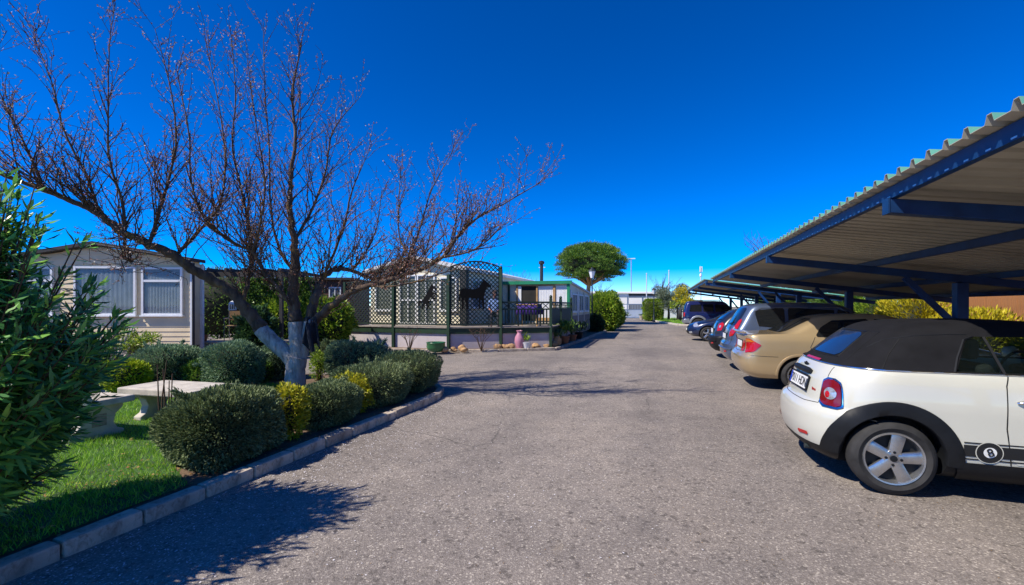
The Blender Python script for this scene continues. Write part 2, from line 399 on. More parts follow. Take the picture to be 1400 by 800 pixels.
M['wood'] = surf('orange_fence_wood', (0.40, 0.17, 0.055), 0.75, 0.3, 3.0, stretch=(5, 5, 0.6), bmp=0.3)
M['woodtrim'] = surf('oak_trim', (0.42, 0.25, 0.10), 0.6, 0.25, 4.0)
M['white_wall'] = surf('white_render', (0.78, 0.77, 0.74), 0.85, 0.06, 0.4)
M['ware_grey'] = surf('grey_cladding_panel', (0.10, 0.115, 0.125), 0.6, 0.1, 0.3)
M['gate'] = surf('pale_blue_grey_steel', (0.34, 0.40, 0.50), 0.5, 0.1, 0.6)
M['gate_dark'] = surf('blue_grey_steel', (0.13, 0.19, 0.29), 0.5, 0.1, 0.6)
M['iron'] = surf('dark_green_iron', (0.018, 0.026, 0.026), 0.5, 0.2, 4.0)
M['mast'] = surf('pale_mast_steel', (0.62, 0.64, 0.66), 0.5, 0.08, 2.0)
M['mast_grey'] = surf('grey_mast_steel', (0.30, 0.34, 0.40), 0.5, 0.08, 2.0)
M['frosted'] = surf('frosted_lamp_glass', (0.75, 0.76, 0.78), 0.3, 0.05)
M['terracotta'] = surf('terracotta', (0.38, 0.14, 0.06), 0.85, 0.2, 6.0, bmp=0.2)
M['sandstone'] = surf('sandstone_boulder', (0.45, 0.27, 0.13), 0.9, 0.3, 9.0, bmp=0.8, bscale=25)
M['pink'] = surf('pink_glazed_ceramic', (0.50, 0.22, 0.30), 0.3, 0.1, 6.0)
M['white_pot'] = surf('white_glazed_pot', (0.70, 0.70, 0.72), 0.3, 0.08, 6.0)
M['green_pot'] = surf('green_glazed_pot', (0.03, 0.13, 0.05), 0.25, 0.2, 6.0)
M['blue_pot'] = surf('blue_plastic', (0.008, 0.03, 0.36), 0.4, 0.1, 6.0)
M['black_sil'] = surf('black_cutout', (0.004, 0.004, 0.004), 0.8, 0.1, spec=0.15)
M['purple'] = surf('purple_cloth', (0.055, 0.022, 0.22), 0.9, 0.2, 5.0)
M['skin'] = surf('skin', (0.42, 0.20, 0.14), 0.55, 0.1, 8.0)
M['shirt'] = surf('light_blue_shirt', (0.20, 0.32, 0.62), 0.9, 0.15, 8.0)
M['trousers'] = surf('dark_trousers', (0.03, 0.03, 0.045), 0.9, 0.15, 8.0)
M['hair'] = surf('dark_brown_hair', (0.05, 0.022, 0.015), 0.7, 0.2, 20.0)
M['jacket'] = surf('dark_navy_cloth', (0.012, 0.014, 0.024), 0.9, 0.3, 12.0)
M['jacket_grey'] = surf('grey_cloth', (0.30, 0.31, 0.35), 0.9, 0.2, 12.0)

# ================================================================== THE SETTING
def sheet(name, poly, z, mat, kind='structure', sub=None):
    mb = MB(); mb.add([(x, y, z) for x, y in poly], [tuple(range(len(poly)))])
    return tag(mb.build(name, mat), kind=kind)
def slab(name, poly, z0, z1, mat, kind='structure'):
    mb = MB(); mb.prism(poly, (0, 0, z0), (1, 0, 0), (0, 1, 0), (0, 0, z1 - z0))
    return tag(mb.build(name, mat), kind=kind)
def arc(cx, cy, r, a0, a1, n):
    return [(cx + r * math.cos(R(a0 + (a1 - a0) * i / n)), cy + r * math.sin(R(a0 + (a1 - a0) * i / n))) for i in range(n + 1)]

sheet('ground', [(-1500, -1500), (1500, -1500), (1500, 1500), (-1500, 1500)], -0.03, M['ground'])
sheet('road', [(-40, -14), (7.4, -14), (7.4, 36.5), (3.2, 37.5), (1.2, 40.5), (-0.4, 46), (-1.6, 54), (-2.0, 63), (-7.5, 63), (-7.5, 34), (-40, 34)], 0.0, M['asphalt'])
garden = [(-3.575, -8)] + [(-3.575, 6.45)] + arc(-4.95, 6.5, 1.36, 0, 90, 6) + [(-7.2, 7.95), (-8.55, 5.6), (-10.8, 1.0), (-14.5, -8)]
slab('garden_bed', garden, -0.02, 0.075, M['soil'])
lawn = [(-3.64, -8), (-3.64, 2.68), (-4.2, 2.95), (-4.55, 3.7), (-4.75, 5.0), (-5.4, 6.1), (-6.6, 6.7), (-7.5, 6.2), (-8.3, 4.8), (-10.3, 0.8), (-13.8, -8)]
sheet('lawn', lawn, 0.083, M['lawn'])
path = [(-14.5, -8), (-10.8, 1.0), (-8.55, 5.6), (-7.2, 7.95), (-8.9, 8.6), (-10.4, 5.9), (-12.6, 1.4), (-16.5, -8)]
slab('path', path, -0.02, 0.03, M['path'])
slab('house_border', [(-16.5, -8), (-12.6, 1.4), (-10.4, 5.9), (-9.0, 8.5), (-12, 9.6), (-26, 12), (-26, -8)], -0.02, 0.06, M['soil'])
bed2 = [(-13.5, 13.62), (-6.85, 13.52), (-5.05, 14.42), (-3.5, 15.42), (-3.36, 20), (-3.22, 33.5), (-8, 33.5), (-13.5, 33.5)]
slab('deck_border', bed2, -0.02, 0.07, M['soil'])
verge = [(1.35, 38.2), (-0.15, 45), (-1.7, 54), (-2.3, 59), (8, 60), (14, 40), (3.2, 37.7)]
slab('grass_verge', verge, -0.02, 0.09, M['lawn'])
slab('rear_border', [(7.4, -14), (30, -14), (30, 38), (7.4, 38)], -0.02, 0.05, M['soil'])

# ---- kerb of single stones
def stone_mesh(name, L, w, h, bev=0.018):
    bm = bmesh.new(); bmesh.ops.create_cube(bm, size=1.0)
    bmesh.ops.scale(bm, vec=(w, L, h), verts=bm.verts)
    bmesh.ops.bevel(bm, geom=list(bm.edges), offset=bev, segments=2, affect='EDGES', profile=0.6)
    me = bpy.data.meshes.new(name); bm.to_mesh(me); bm.free(); me.materials.append(M['kerb']); return me
kerb = tag(bpy.data.objects.new('kerb', None), kind='structure'); COL.objects.link(kerb)
kmesh = [stone_mesh('kerb_stone', 0.445 - 0.004 * i, 0.125, 0.24, 0.02) for i in range(3)]
def lay_kerb(parent, pts, step, meshes, ztop, jit=1.0):
    """stones end to end along a polyline"""
    P = [Vector((x, y, 0)) for x, y in pts]; seg = [(P[i + 1] - P[i]).length for i in range(len(P) - 1)]
    tot = sum(seg); n = int(tot / step)
    def pos(d):
        for i, L in enumerate(seg):
            if d <= L or i == len(seg) - 1: return P[i] + (P[i + 1] - P[i]) * (d / L)
            d -= L
    for k in range(n):
        a, b = pos(k * step), pos((k + 1) * step); d = b - a
        o = link('kerb_stone', meshes[k % len(meshes)], parent)
        o.location = ((a + b) / 2) + Vector((rnd.uniform(-.006, .006) * jit, 0, ztop - 0.12 + rnd.uniform(-.008, .006) * jit))
        o.rotation_euler = (rnd.uniform(-.012, .012) * jit, rnd.uniform(-.02, .02) * jit, math.atan2(-d.x, d.y) + rnd.uniform(-.012, .012) * jit)
lay_kerb(kerb, [(-3.505, -2.33)] + [(-3.505, 6.5)] + arc(-4.95, 6.5, 1.445, 0, 90, 8) + [(-7.0, 8.05)], 0.455, kmesh, 0.105)
kerb2 = tag(bpy.data.objects.new('deck_kerb', None), kind='structure'); COL.objects.link(kerb2)
kmesh2 = [stone_mesh('kerb_stone', 0.985, 0.12, 0.24, 0.015)]
lay_kerb(kerb2, [(-13.0, 13.56), (-6.85, 13.46), (-5.0, 14.37), (-3.44, 15.39), (-3.30, 20), (-3.16, 33)], 1.0, kmesh2, 0.10)
kerb3 = tag(bpy.data.objects.new('verge_kerb', None), kind='structure'); COL.objects.link(kerb3)
me3 = stone_mesh('kerb_stone', 0.985, 0.30, 0.24, 0.02); me3.materials[0] = M['path']
lay_kerb(kerb3, [(3.2, 37.6), (1.3, 38.1), (-0.2, 45), (-1.75, 54), (-2.35, 59)], 1.0, [me3], 0.12)

# ---- grass blades (nobody could count them)
def inside(poly, x, y):
    c = np.zeros(len(x), bool); n = len(poly); j = n - 1
    for i in range(n):
        xi, yi = poly[i]; xj, yj = poly[j]
        c ^= ((yi > y) != (yj > y)) & (x < (xj - xi) * (y - yi) / (yj - yi + 1e-12) + xi); j = i
    return c
def grass(name, poly, box, n, h0, h1, w, z, label):
    x = nrg.uniform(box[0], box[1], n); y = nrg.uniform(box[2], box[3], n)
    k = inside(poly, x, y); x = x[k]; y = y[k]; n = len(x)
    # tufts: patchy height
    pn = 0.5 + 0.5 * np.sin(x * 5.1 + np.sin(y * 3.7) * 1.3) * np.sin(y * 4.3 + np.sin(x * 2.9))
    h = nrg.uniform(h0, h1, n) * (0.55 + 0.75 * pn); a = nrg.uniform(0, 2 * np.pi, n); t = nrg.uniform(0.2, 0.9, n) * h
    b = nrg.uniform(0, 2 * np.pi, n)
    V = np.zeros((n, 3, 3)); ww = w * nrg.uniform(0.6, 1.3, n)
    V[:, 0] = np.stack([x - np.cos(a) * ww, y - np.sin(a) * ww, np.full(n, z)], 1)
    V[:, 1] = np.stack([x + np.cos(a) * ww, y + np.sin(a) * ww, np.full(n, z)], 1)
    V[:, 2] = np.stack([x + np.cos(b) * t, y + np.sin(b) * t, z + h], 1)
    return tag(link(name, quads_np(name, V.reshape(-1, 3), M['grass'], n=3)), label, 'grass', kind='stuff')
grass('grass', lawn, (-10.5, -3.62, -1.0, 6.8), 150000, 0.025, 0.07, 0.0035, 0.082, 'short bright green lawn grass between the kerb hedge and the stone bench')
grass('grass', verge, (-2.4, 9, 37.5, 60), 40000, 0.08, 0.2, 0.012, 0.085, 'green grass on the far verge beside the pale kerb')
# fallen petals and leaf litter
def flecks(name, n, region, size, mat, label, cat, z):
    p = np.array([region() for _ in range(n)]); x, y = p[:, 0], p[:, 1]
    a = nrg.uniform(0, 6.28, n); s = size * nrg.uniform(0.5, 1.3, n); zz = z + nrg.uniform(0.002, 0.006, n)
    V = np.zeros((n, 4, 3))
    for k in range(4):
        r = s * (1.0 if k % 2 == 0 else 0.6)
        V[:, k] = np.stack([x + np.cos(a + k * 1.5708) * r, y + np.sin(a + k * 1.5708) * r, zz + (0.3 * s if k == 0 else 0)], 1)
    return tag(link(name, quads_np(name, V.reshape(-1, 3), mat)), label, cat, kind='stuff')
def petal_spot():
    t = rnd.random()
    if t < 0.55: return (-3.40 + abs(rnd.gauss(0, 0.45)), rnd.uniform(0.2, 7.5))
    return (-3.40 + abs(rnd.gauss(0, 1.7)), rnd.uniform(0.0, 12.0))
flecks('fallen_petals', 4200, petal_spot, 0.0075, M['petal'], 'white almond petals scattered on the asphalt along the kerb', 'petals', 0.0)
flecks('leaf_litter', 1500, lambda: (rnd.uniform(-4.6, -3.62), rnd.uniform(0.3, 7.2)), 0.016, M['litter'], 'brown dry leaves on the soil under the hedge', 'leaf litter', 0.078)
flecks('leaf_litter', 260, lambda: (rnd.uniform(-7.5, -3.7), rnd.uniform(.6, 6)), 0.022, M['litter'], 'few brown fallen leaves lying on the lawn', 'leaf litter', 0.10)
flecks('loose_grit', 1500, lambda: (rnd.uniform(-3.2, 3.2), rnd.uniform(1.2, 11)), 0.005, M['litter'], 'tiny brown grit scattered over the open asphalt', 'grit', 0.0)

# ================================================================== CARPORTS
def rib_sheet(y0, y1, x0, x1, zf, up=0.0):
    """ribbed steel sheet, ribs running down the slope"""
    mb = MB(); prof = []; pitch = 0.2; y = y0
    while y < y1 - 1e-4:
        prof += [(y, 0.0), (y + 0.124, 0.0), (y + 0.143, 0.048), (y + 0.181, 0.048)]
        y += pitch
    prof.append((y1, 0.0))
    top = []; bot = []
    for x in (x0, (x0 + x1) / 2, x1):
        top.append([(x, p, zf(x) + h + 0.004) for p, h in prof]); bot.append([(x, p, zf(x) + h) for p, h in prof])
    mb.mi = 1; mb.grid(top); mb.mi = 0; mb.grid(bot)
    for k in range(len(prof) - 1):          # closed eave and rear edges
        for r in (0, 2):
            mb.add([top[r][k], top[r][k + 1], bot[r][k + 1], bot[r][k]], [(0, 1, 2, 3)])
    return mb
def carport(label, y0, y1, beams, h0, ext=0.35):
    t = thing('carport', label, 'carport', (0, 0, 0), group='open blue steel carports along the road')
    S = 0.144
    zb = lambda x: h0 - S * (x - 1.76)                 # top of the beams
    zs = lambda x: zb(x) + 0.102                       # underside of the sheets
    xe, xb = 1.69, 6.75
    for y in beams:
        mb = MB(); a = Vector((1.76, y, zb(1.76) - 0.06)); b = Vector((6.65, y, zb(6.65) - 0.06))
        mb.bar(a, b, 0.10, 0.117); o = mb.build('beam', M['steel'], t); bevel_obj(o, 0.006)
        mb = MB(); mb.box((1.756, y, zb(1.76) - 0.06), (0.012, 0.112, 0.128)); mb.build('beam_cap', M['steel'], t)
        mb = MB(); hp = zb(4.47) - 0.122
        mb.box((4.47, y, hp / 2), (0.15, 0.15, hp)); o = mb.build('post', M['steel'], t); bevel_obj(o, 0.008)
        bp = MB(); bp.box((4.47, y, 0.008), (0.30, 0.30, 0.016)); bp.build('base_plate', M['steel'], o)
        for xa, zt in ((3.75, 1.22),):
            mb = MB(); mb.bar((xa, y, zb(xa) - 0.13), (4.47 + (-0.05 if xa < 4.47 else 0.05), y, zt), 0.07, 0.08); mb.build('brace', M['steel'], t)
    for i, x in enumerate((1.80, 3.35, 4.95, 6.5)):
        mb = MB(); mb.bar((x, y0 + 0.02, zb(x) + 0.052), (x, y1 - 0.02, zb(x) + 0.052), 0.055, 0.096)
        o = mb.build('purlin', M['steel'], t)
        if i == 0:                                       # rivets seen along the eave purlin
            fx = MB(); y = y0 + 0.12
            while y < y1 - 0.05:
                fx.box((x - 0.0285, y, zb(x) + 0.018), (0.004, 0.045, 0.010)); y += 0.2
            fx.build('fixing', M['fixing'], o)['kind'] = 'stuff'
    n = max(1, round((y1 - y0) / 1.0)); w = (y1 - y0) / n
    n = int(round((y1 - y0) / 1.0))
    for k in range(n):
        mb = rib_sheet(y0 + k, y0 + k + 1.0, xe, xb, lambda x, k=k: zs(x) + 0.0018 * (k % 2))
        mb.build('roof_sheet', [M['sheet'], M['sheet_top']], t)
    return t
carport('large ribbed carport roof in the foreground over the cream and gold cars', -0.8, 18.2, [0.03, 4.53, 9.03, 13.53, 17.95], 2.41)
carport('farther ribbed carport roof reaching over the navy and blue cars', 20.7, 34.7, [20.85, 25.3, 29.8, 34.3], 2.53)

# ================================================================== CARS
def pchip(tab):
    xs = np.array([t[0] for t in tab], float); ys = np.array([t[1] for t in tab], float)
    h = np.diff(xs); d = np.diff(ys) / h; m = np.zeros(len(xs))
    m[0], m[-1] = d[0], d[-1]
    for i in range(1, len(xs) - 1):
        if d[i - 1] * d[i] > 0:
            w1 = 2 * h[i] + h[i - 1]; w2 = h[i] + 2 * h[i - 1]; m[i] = (w1 + w2) / (w1 / d[i - 1] + w2 / d[i])
    def f(x):
        x = min(max(x, xs[0]), xs[-1]); i = min(max(int(np.searchsorted(xs, x)) - 1, 0), len(h) - 1)
        t = (x - xs[i]) / h[i]
        return ((1 + 2 * t) * (1 - t) ** 2 * ys[i] + t * (1 - t) ** 2 * h[i] * m[i] + t * t * (3 - 2 * t) * ys[i + 1] + t * t * (t - 1) * h[i] * m[i + 1])
    return f
class Car:
    def __init__(s, **k):
        s.__dict__.update(k)
        s.xr = pchip(s.rear); s.xf = pchip(s.front); s.w = pchip(s.wid); s.rr = pchip(s.rrad); s.rf = pchip(s.frad)
    def ring(s, z, inset=0.0, nc=11, ns=26):
        x0 = s.xr(z) + inset; x1 = s.xf(z) - inset; W = max(0.02, s.w(z) - inset)
        Rr = min(s.rr(z), (x1 - x0) * 0.45); Rf = min(s.rf(z), (x1 - x0) * 0.5); n = s.sup; pts = []
        for i in range(nc):
            t = math.pi / 2 * i / nc
            pts.append((x0 + Rr * (1 - math.cos(t) ** (2 / n)), W * math.sin(t) ** (2 / n)))
        for i in range(ns + 1):
            x = x0 + Rr + (x1 - Rf - x0 - Rr) * i / ns; pts.append((x, W))
        for i in range(nc - 1, -1, -1):
            t = math.pi / 2 * i / nc
            pts.append((x1 - Rf * (1 - math.cos(t) ** (2 / n)), W * math.sin(t) ** (2 / n)))
        L2 = s.L / 2; out = []
        for x, y in pts: out.append((x, y * (1 - s.barrel * ((x - L2) / L2) ** 2), z))
        full = [(x, -y, z) for x, y, z in out] + [p for p in reversed(out[1:-1])]
        return full
    def loft(s, z0, z1, inset=0.0, step=0.03, extra=()):
        zs = sorted(set([round(z, 4) for z in list(np.arange(z0, z1, step)) + [z1] + [e for e in extra if z0 < e < z1] + [z for z in s.levels if z0 < z < z1]]))
        rings = [s.ring(z, inset) for z in zs]; n = len(rings[0]); mb = MB()
        v = [p for r in rings for p in r]; f = []
        for i in range(len(rings) - 1):
            for k in range(n): f.append((i * n + k, i * n + (k + 1) % n, (i + 1) * n + (k + 1) % n, (i + 1) * n + k))
        f.append(tuple(range(n - 1, -1, -1))); f.append(tuple(range((len(rings) - 1) * n, len(rings) * n)))
        mb.add(v, f); return mb
    def make_bvh(s):
        mb = s.loft(s.z0, s.H); s.bvh = BVHTree.FromPolygons([Vector(p) for p in mb.v], mb.f)
    # frames: 'side' (u = x, cast from the right), 'left', 'rear' (u = y, cast forward), 'front', ('diag', angle)
    def hit(s, fr, u, v, eps):
        if fr == 'side': o, d = Vector((u, -3, v)), Vector((0, 1, 0))
        elif fr == 'left': o, d = Vector((u, 3, v)), Vector((0, -1, 0))
        elif fr == 'rear': o, d = Vector((-3, u, v)), Vector((1, 0, 0))
        elif fr == 'front': o, d = Vector((s.L + 3, u, v)), Vector((-1, 0, 0))
        elif fr == 'top': o, d = Vector((u, v, 3)), Vector((0, 0, -1))
        else:                                           # (plan angle, anchor x, anchor y): u runs across that direction
            a, ax, ay = fr; d = Vector((math.cos(a), math.sin(a), 0)); q = Vector((-d.y, d.x, 0))
            o = Vector((ax, ay, v)) + q * u - d * 3
        loc, nor, i, di = s.bvh.ray_cast(o, d)
        if loc is None:
            loc, nor, i, di = s.bvh.find_nearest(o + d * 2.4)
        if nor.dot(d) > 0: nor = -nor
        return loc + nor * eps
    def patch(s, fr, poly, eps=0.004, nr=10, nc=14, thick=None):
        vs = [p[1] for p in poly]; lo, hi = min(vs), max(vs); rows = []
        for i in range(nr + 1):
            v = lo + (hi - lo) * i / nr; vv = min(max(v, lo + 1e-4), hi - 1e-4); xs = []
            for k in range(len(poly)):
                a, b = poly[k], poly[(k + 1) % len(poly)]
                if (a[1] > vv) != (b[1] > vv): xs.append(a[0] + (vv - a[1]) / (b[1] - a[1]) * (b[0] - a[0]))
            if not xs: continue
            l, r = min(xs), max(xs)
            row = [s.hit(fr, l + (r - l) * k / nc, v, eps) for k in range(nc + 1)]
            if thick is not None:
                row = [s.hit(fr, l, v, -0.004)] + row + [s.hit(fr, r, v, -0.004)]
            rows.append(row)
        mb = MB()
        mb.grid(rows); return mb
    def line(s, fr, pts, r=0.0035, eps=0.001, sub=6):
        P = []
        for i in range(len(pts) - 1):
            for k in range(sub): t = k / sub; P.append((pts[i][0] * (1 - t) + pts[i + 1][0] * t, pts[i][1] * (1 - t) + pts[i + 1][1] * t))
        P.append(pts[-1])
        mb = MB(); mb.tube([s.hit(fr, u, v, eps) for u, v in P], r, 4); return mb
    def arch(s, fr, cx, cz, ri, ro, a0, a1, eps=0.012, n=36):
        rows = []
        for r, e in ((ro + 0.004, -0.004), (ro, eps * 0.8), (ro - 0.012, eps), ((ri + ro) / 2, eps * 1.15), (ri + 0.008, eps), (ri, eps * 0.4), (ri - 0.001, -0.035)):
            rows.append([s.hit(fr, cx + r * math.cos(R(a0 + (a1 - a0) * k / n)), cz + r * math.sin(R(a0 + (a1 - a0) * k / n)), e) for k in range(n + 1)])
        mb = MB(); mb.grid(rows); return mb
def rpoly(pts, r=0.03, n=4):
    """polygon with rounded corners"""
    out = []; N = len(pts)
    for i in range(N):
        p = Vector((*pts[i][:2], 0)); a = Vector((*pts[i - 1][:2], 0)); b = Vector((*pts[(i + 1) % N][:2], 0))
        rr = pts[i][2] if len(pts[i]) > 2 else r
        da = min(rr, (a - p).length * 0.45); db = min(rr, (b - p).length * 0.45)
        A = p + (a - p).normalized() * da; B = p + (b - p).normalized() * db
        for k in range(n + 1):
            t = k / n; q = A * (1 - t) ** 2 + p * 2 * t * (1 - t) + B * t * t; out.append((q.x, q.y))
    return out
def boolean(o, cutters, op='DIFFERENCE'):
    par = o.parent; o.parent = None
    for c in cutters:
        m = o.modifiers.new('b', 'BOOLEAN'); m.operation = op; m.object = c; m.solver = 'EXACT'
    dg = bpy.context.evaluated_depsgraph_get(); dg.update()
    me = bpy.data.meshes.new_from_object(o.evaluated_get(dg)); o.modifiers.clear(); old = o.data; o.data = me
    for c in cutters: bpy.data.objects.remove(c, do_unlink=True)
    me.polygons.foreach_set('use_smooth', [True] * len(me.polygons)); me.set_sharp_from_angle(angle=R(32))
    o.parent = par
    return o
def wheel_set(t, xs, W, r, tw, rim, style, alloy='alloy'):
    """four wheels, one mesh set shared"""
    proto = None
    for x in xs:
        for sgn in (-1, 1):
            if proto is None:
                hub = MB(); hub.lathe([(rim * 0.93, 0.075), (rim * 0.93, 0.085), (rim * 0.3, 0.07), (rim * 0.3, 0.10), (0.03, 0.11)], 24, axis='y')
                w = hub.build('wheel', M['seam'], t, 30)
                ty = MB(); p = [(rim + 0.004, 0.022), (rim + 0.02, 0.010), (rim + (r - rim) * 0.45, 0.0), (r - 0.035, 0.008), (r - 0.012, 0.022), (r - 0.003, 0.038),
                               (r, tw / 2), (r - 0.003, tw - 0.038), (r - 0.02, tw - 0.015), (rim + 0.05, tw), (rim + 0.004, tw - 0.02), (rim - 0.006, tw / 2), (rim + 0.004, 0.022)]
                ty.lathe(p, 48, axis='y', cap=False); ty.build('tyre', M['rubber'], w, 40)
                rm = MB(); rm.lathe([(rim + 0.008, 0.022), (rim + 0.002, 0.012), (rim - 0.010, 0.014), (rim - 0.016, 0.030), (rim - 0.022, 0.075), (rim - 0.018, tw - 0.03), (rim + 0.004, tw - 0.02), (rim + 0.004, 0.03), (rim + 0.008, 0.022)], 48, axis='y', cap=False)
                ns, wi, wo, dep = style
                for k in range(ns):
                    a = 2 * math.pi * k / ns + math.pi / 2
                    ca, sa = math.cos(a), math.sin(a); rows = []
                    for rad, ww, yy in ((rim * 0.16, wi * 1.0, 0.022), (rim * 0.40, wi, 0.018 + dep), (rim * 0.70, (wi + wo) / 2, 0.020), (rim - 0.012, wo, 0.024)):
                        row = []
                        for u, dy in ((-0.5, 0.03), (-0.5, 0.006), (-0.32, 0.0), (0.0, -0.002), (0.32, 0.0), (0.5, 0.006), (0.5, 0.03)):
                            row.append((rad * ca - u * ww * sa, yy + dy, rad * sa + u * ww * ca))
                        rows.append(row)
                    rm.grid(rows)
                rm.lathe([(rim * 0.36, 0.05), (rim * 0.36, 0.026 + dep), (rim * 0.32, 0.018 + dep), (rim * 0.18, 0.020 + dep), (0.001, 0.018 + dep)], 24, axis='y', cap=False)
                ro = rm.build('rim', M[alloy], w, 35)
                cp = MB(); cp.lathe([(rim * 0.125, 0.02 + dep), (rim * 0.12, 0.012 + dep), (0.001, 0.010 + dep)], 16, axis='y', cap=False)
                for k in range(4):
                    a = 2 * math.pi * k / 4 + 0.1; cp.lathe([(0.011, 0.019 + dep), (0.011, 0.014 + dep), (0.001, 0.014 + dep)], 8, (rim * 0.25 * math.cos(a), 0, rim * 0.25 * math.sin(a)), axis='y', cap=False)
                cp.build('hub_cap', M['plastic'], w)
                proto = w
            else: w = copy_tree(proto, t)
            w.location = (x, sgn * W, r); w.rotation_euler = (0, 0.35 * x + (0.2 if sgn > 0 else 0), math.pi if sgn > 0 else 0)
def cyl_cut(x, z, r, y0, y1):
    mb = MB(); mb.lathe([(r, y0), (r, y1)], 40, (x, 0, z), axis='y'); me = mb.mesh('cut', M['seam']); return link('cut', me)
def prism_cut(poly, y0, y1):
    mb = MB(); mb.prism(poly, (0, y0, 0), (1, 0, 0), (0, 0, 1), (0, y1 - y0, 0)); return link('cut', mb.mesh('cut', M['seam']))
def text_mesh(s, size, mat, ext=0.0005, spacing=1.0):
    cu = bpy.data.curves.new('lettering', 'FONT'); cu.body = s; cu.size = size; cu.align_x = 'CENTER'; cu.align_y = 'CENTER'; cu.extrude = ext; cu.offset = size * 0.012; cu.space_character = spacing
    o = bpy.data.objects.new('lettering', cu); COL.objects.link(o)
    dg = bpy.context.evaluated_depsgraph_get(); dg.update(); me = bpy.data.meshes.new_from_object(o.evaluated_get(dg))
    bpy.data.objects.remove(o, do_unlink=True); me.materials.clear(); me.materials.append(mat); return me
def number_plate(t, car, z, text, tilt=0.0, w=0.52, h=0.115, y=0.0):
    p = car.hit('rear', y, z, 0.006)
    mb = MB(); mb.box((0, 0, 0), (0.012, w + 0.03, h + 0.035)); o = mb.build('number_plate', M['plastic'], t); bevel_obj(o, 0.004)
    o.location = p; o.rotation_euler = (0, tilt, 0)
    f = MB(); f.box((-0.0085, 0, 0), (0.005, w, h)); f.build('plate_face', M['plate_white'], o)
    f = MB(); f.box((-0.0115, w / 2 - 0.022, 0), (0.0015, 0.044, h - 0.002)); f.build('plate_band', M['plate_blue'], o)
    if not text: return
    tx = link('lettering', text_mesh(text, h * 0.98, M['ink'], spacing=0.98), o)
    tx.rotation_euler = (R(90), 0, R(-90)); tx.location = (-0.0125, -0.02, -0.003); tx.scale = (1.0, 1.05, 1)
def cut_body(t, car, name, mat, z0, z1, extra=(), cavity=None, black=None, more=(), arches=True):
    mb = car.loft(z0, z1, extra=extra + ((black,) if black else ()))
    if black is not None:
        for i, f in enumerate(mb.f):
            if len(f) == 4 and sum(mb.v[k][2] for k in f) / 4 < black: mb.m[i] = 1
            if i == len(mb.f) - 2: mb.m[i] = 1
    o = mb.build(name, [mat, M['plastic']], t, 40)
    cuts = list(more)
    if arches:
        for x in car.axles:
            cuts += [cyl_cut(x, car.r + 0.01, car.arch_r, -car.W - 0.2, -car.W + 0.30), cyl_cut(x, car.r + 0.01, car.arch_r, car.W - 0.30, car.W + 0.2)]
    boolean(o, cuts)
    if arches:                                          # the wheel wells are bare dark plastic
        me = o.data
        for p in me.polygons:
            for x in car.axles:
                if abs(math.hypot(p.center.x - x, p.center.z - car.r - 0.01) - car.arch_r) < 0.012 and abs(p.normal.y) < 0.3 or (math.hypot(p.center.x - x, p.center.z - car.r - 0.01) < car.arch_r and abs(p.center.y) < car.W - 0.25 and abs(p.normal.y) > .9): p.material_index = 1
    return o

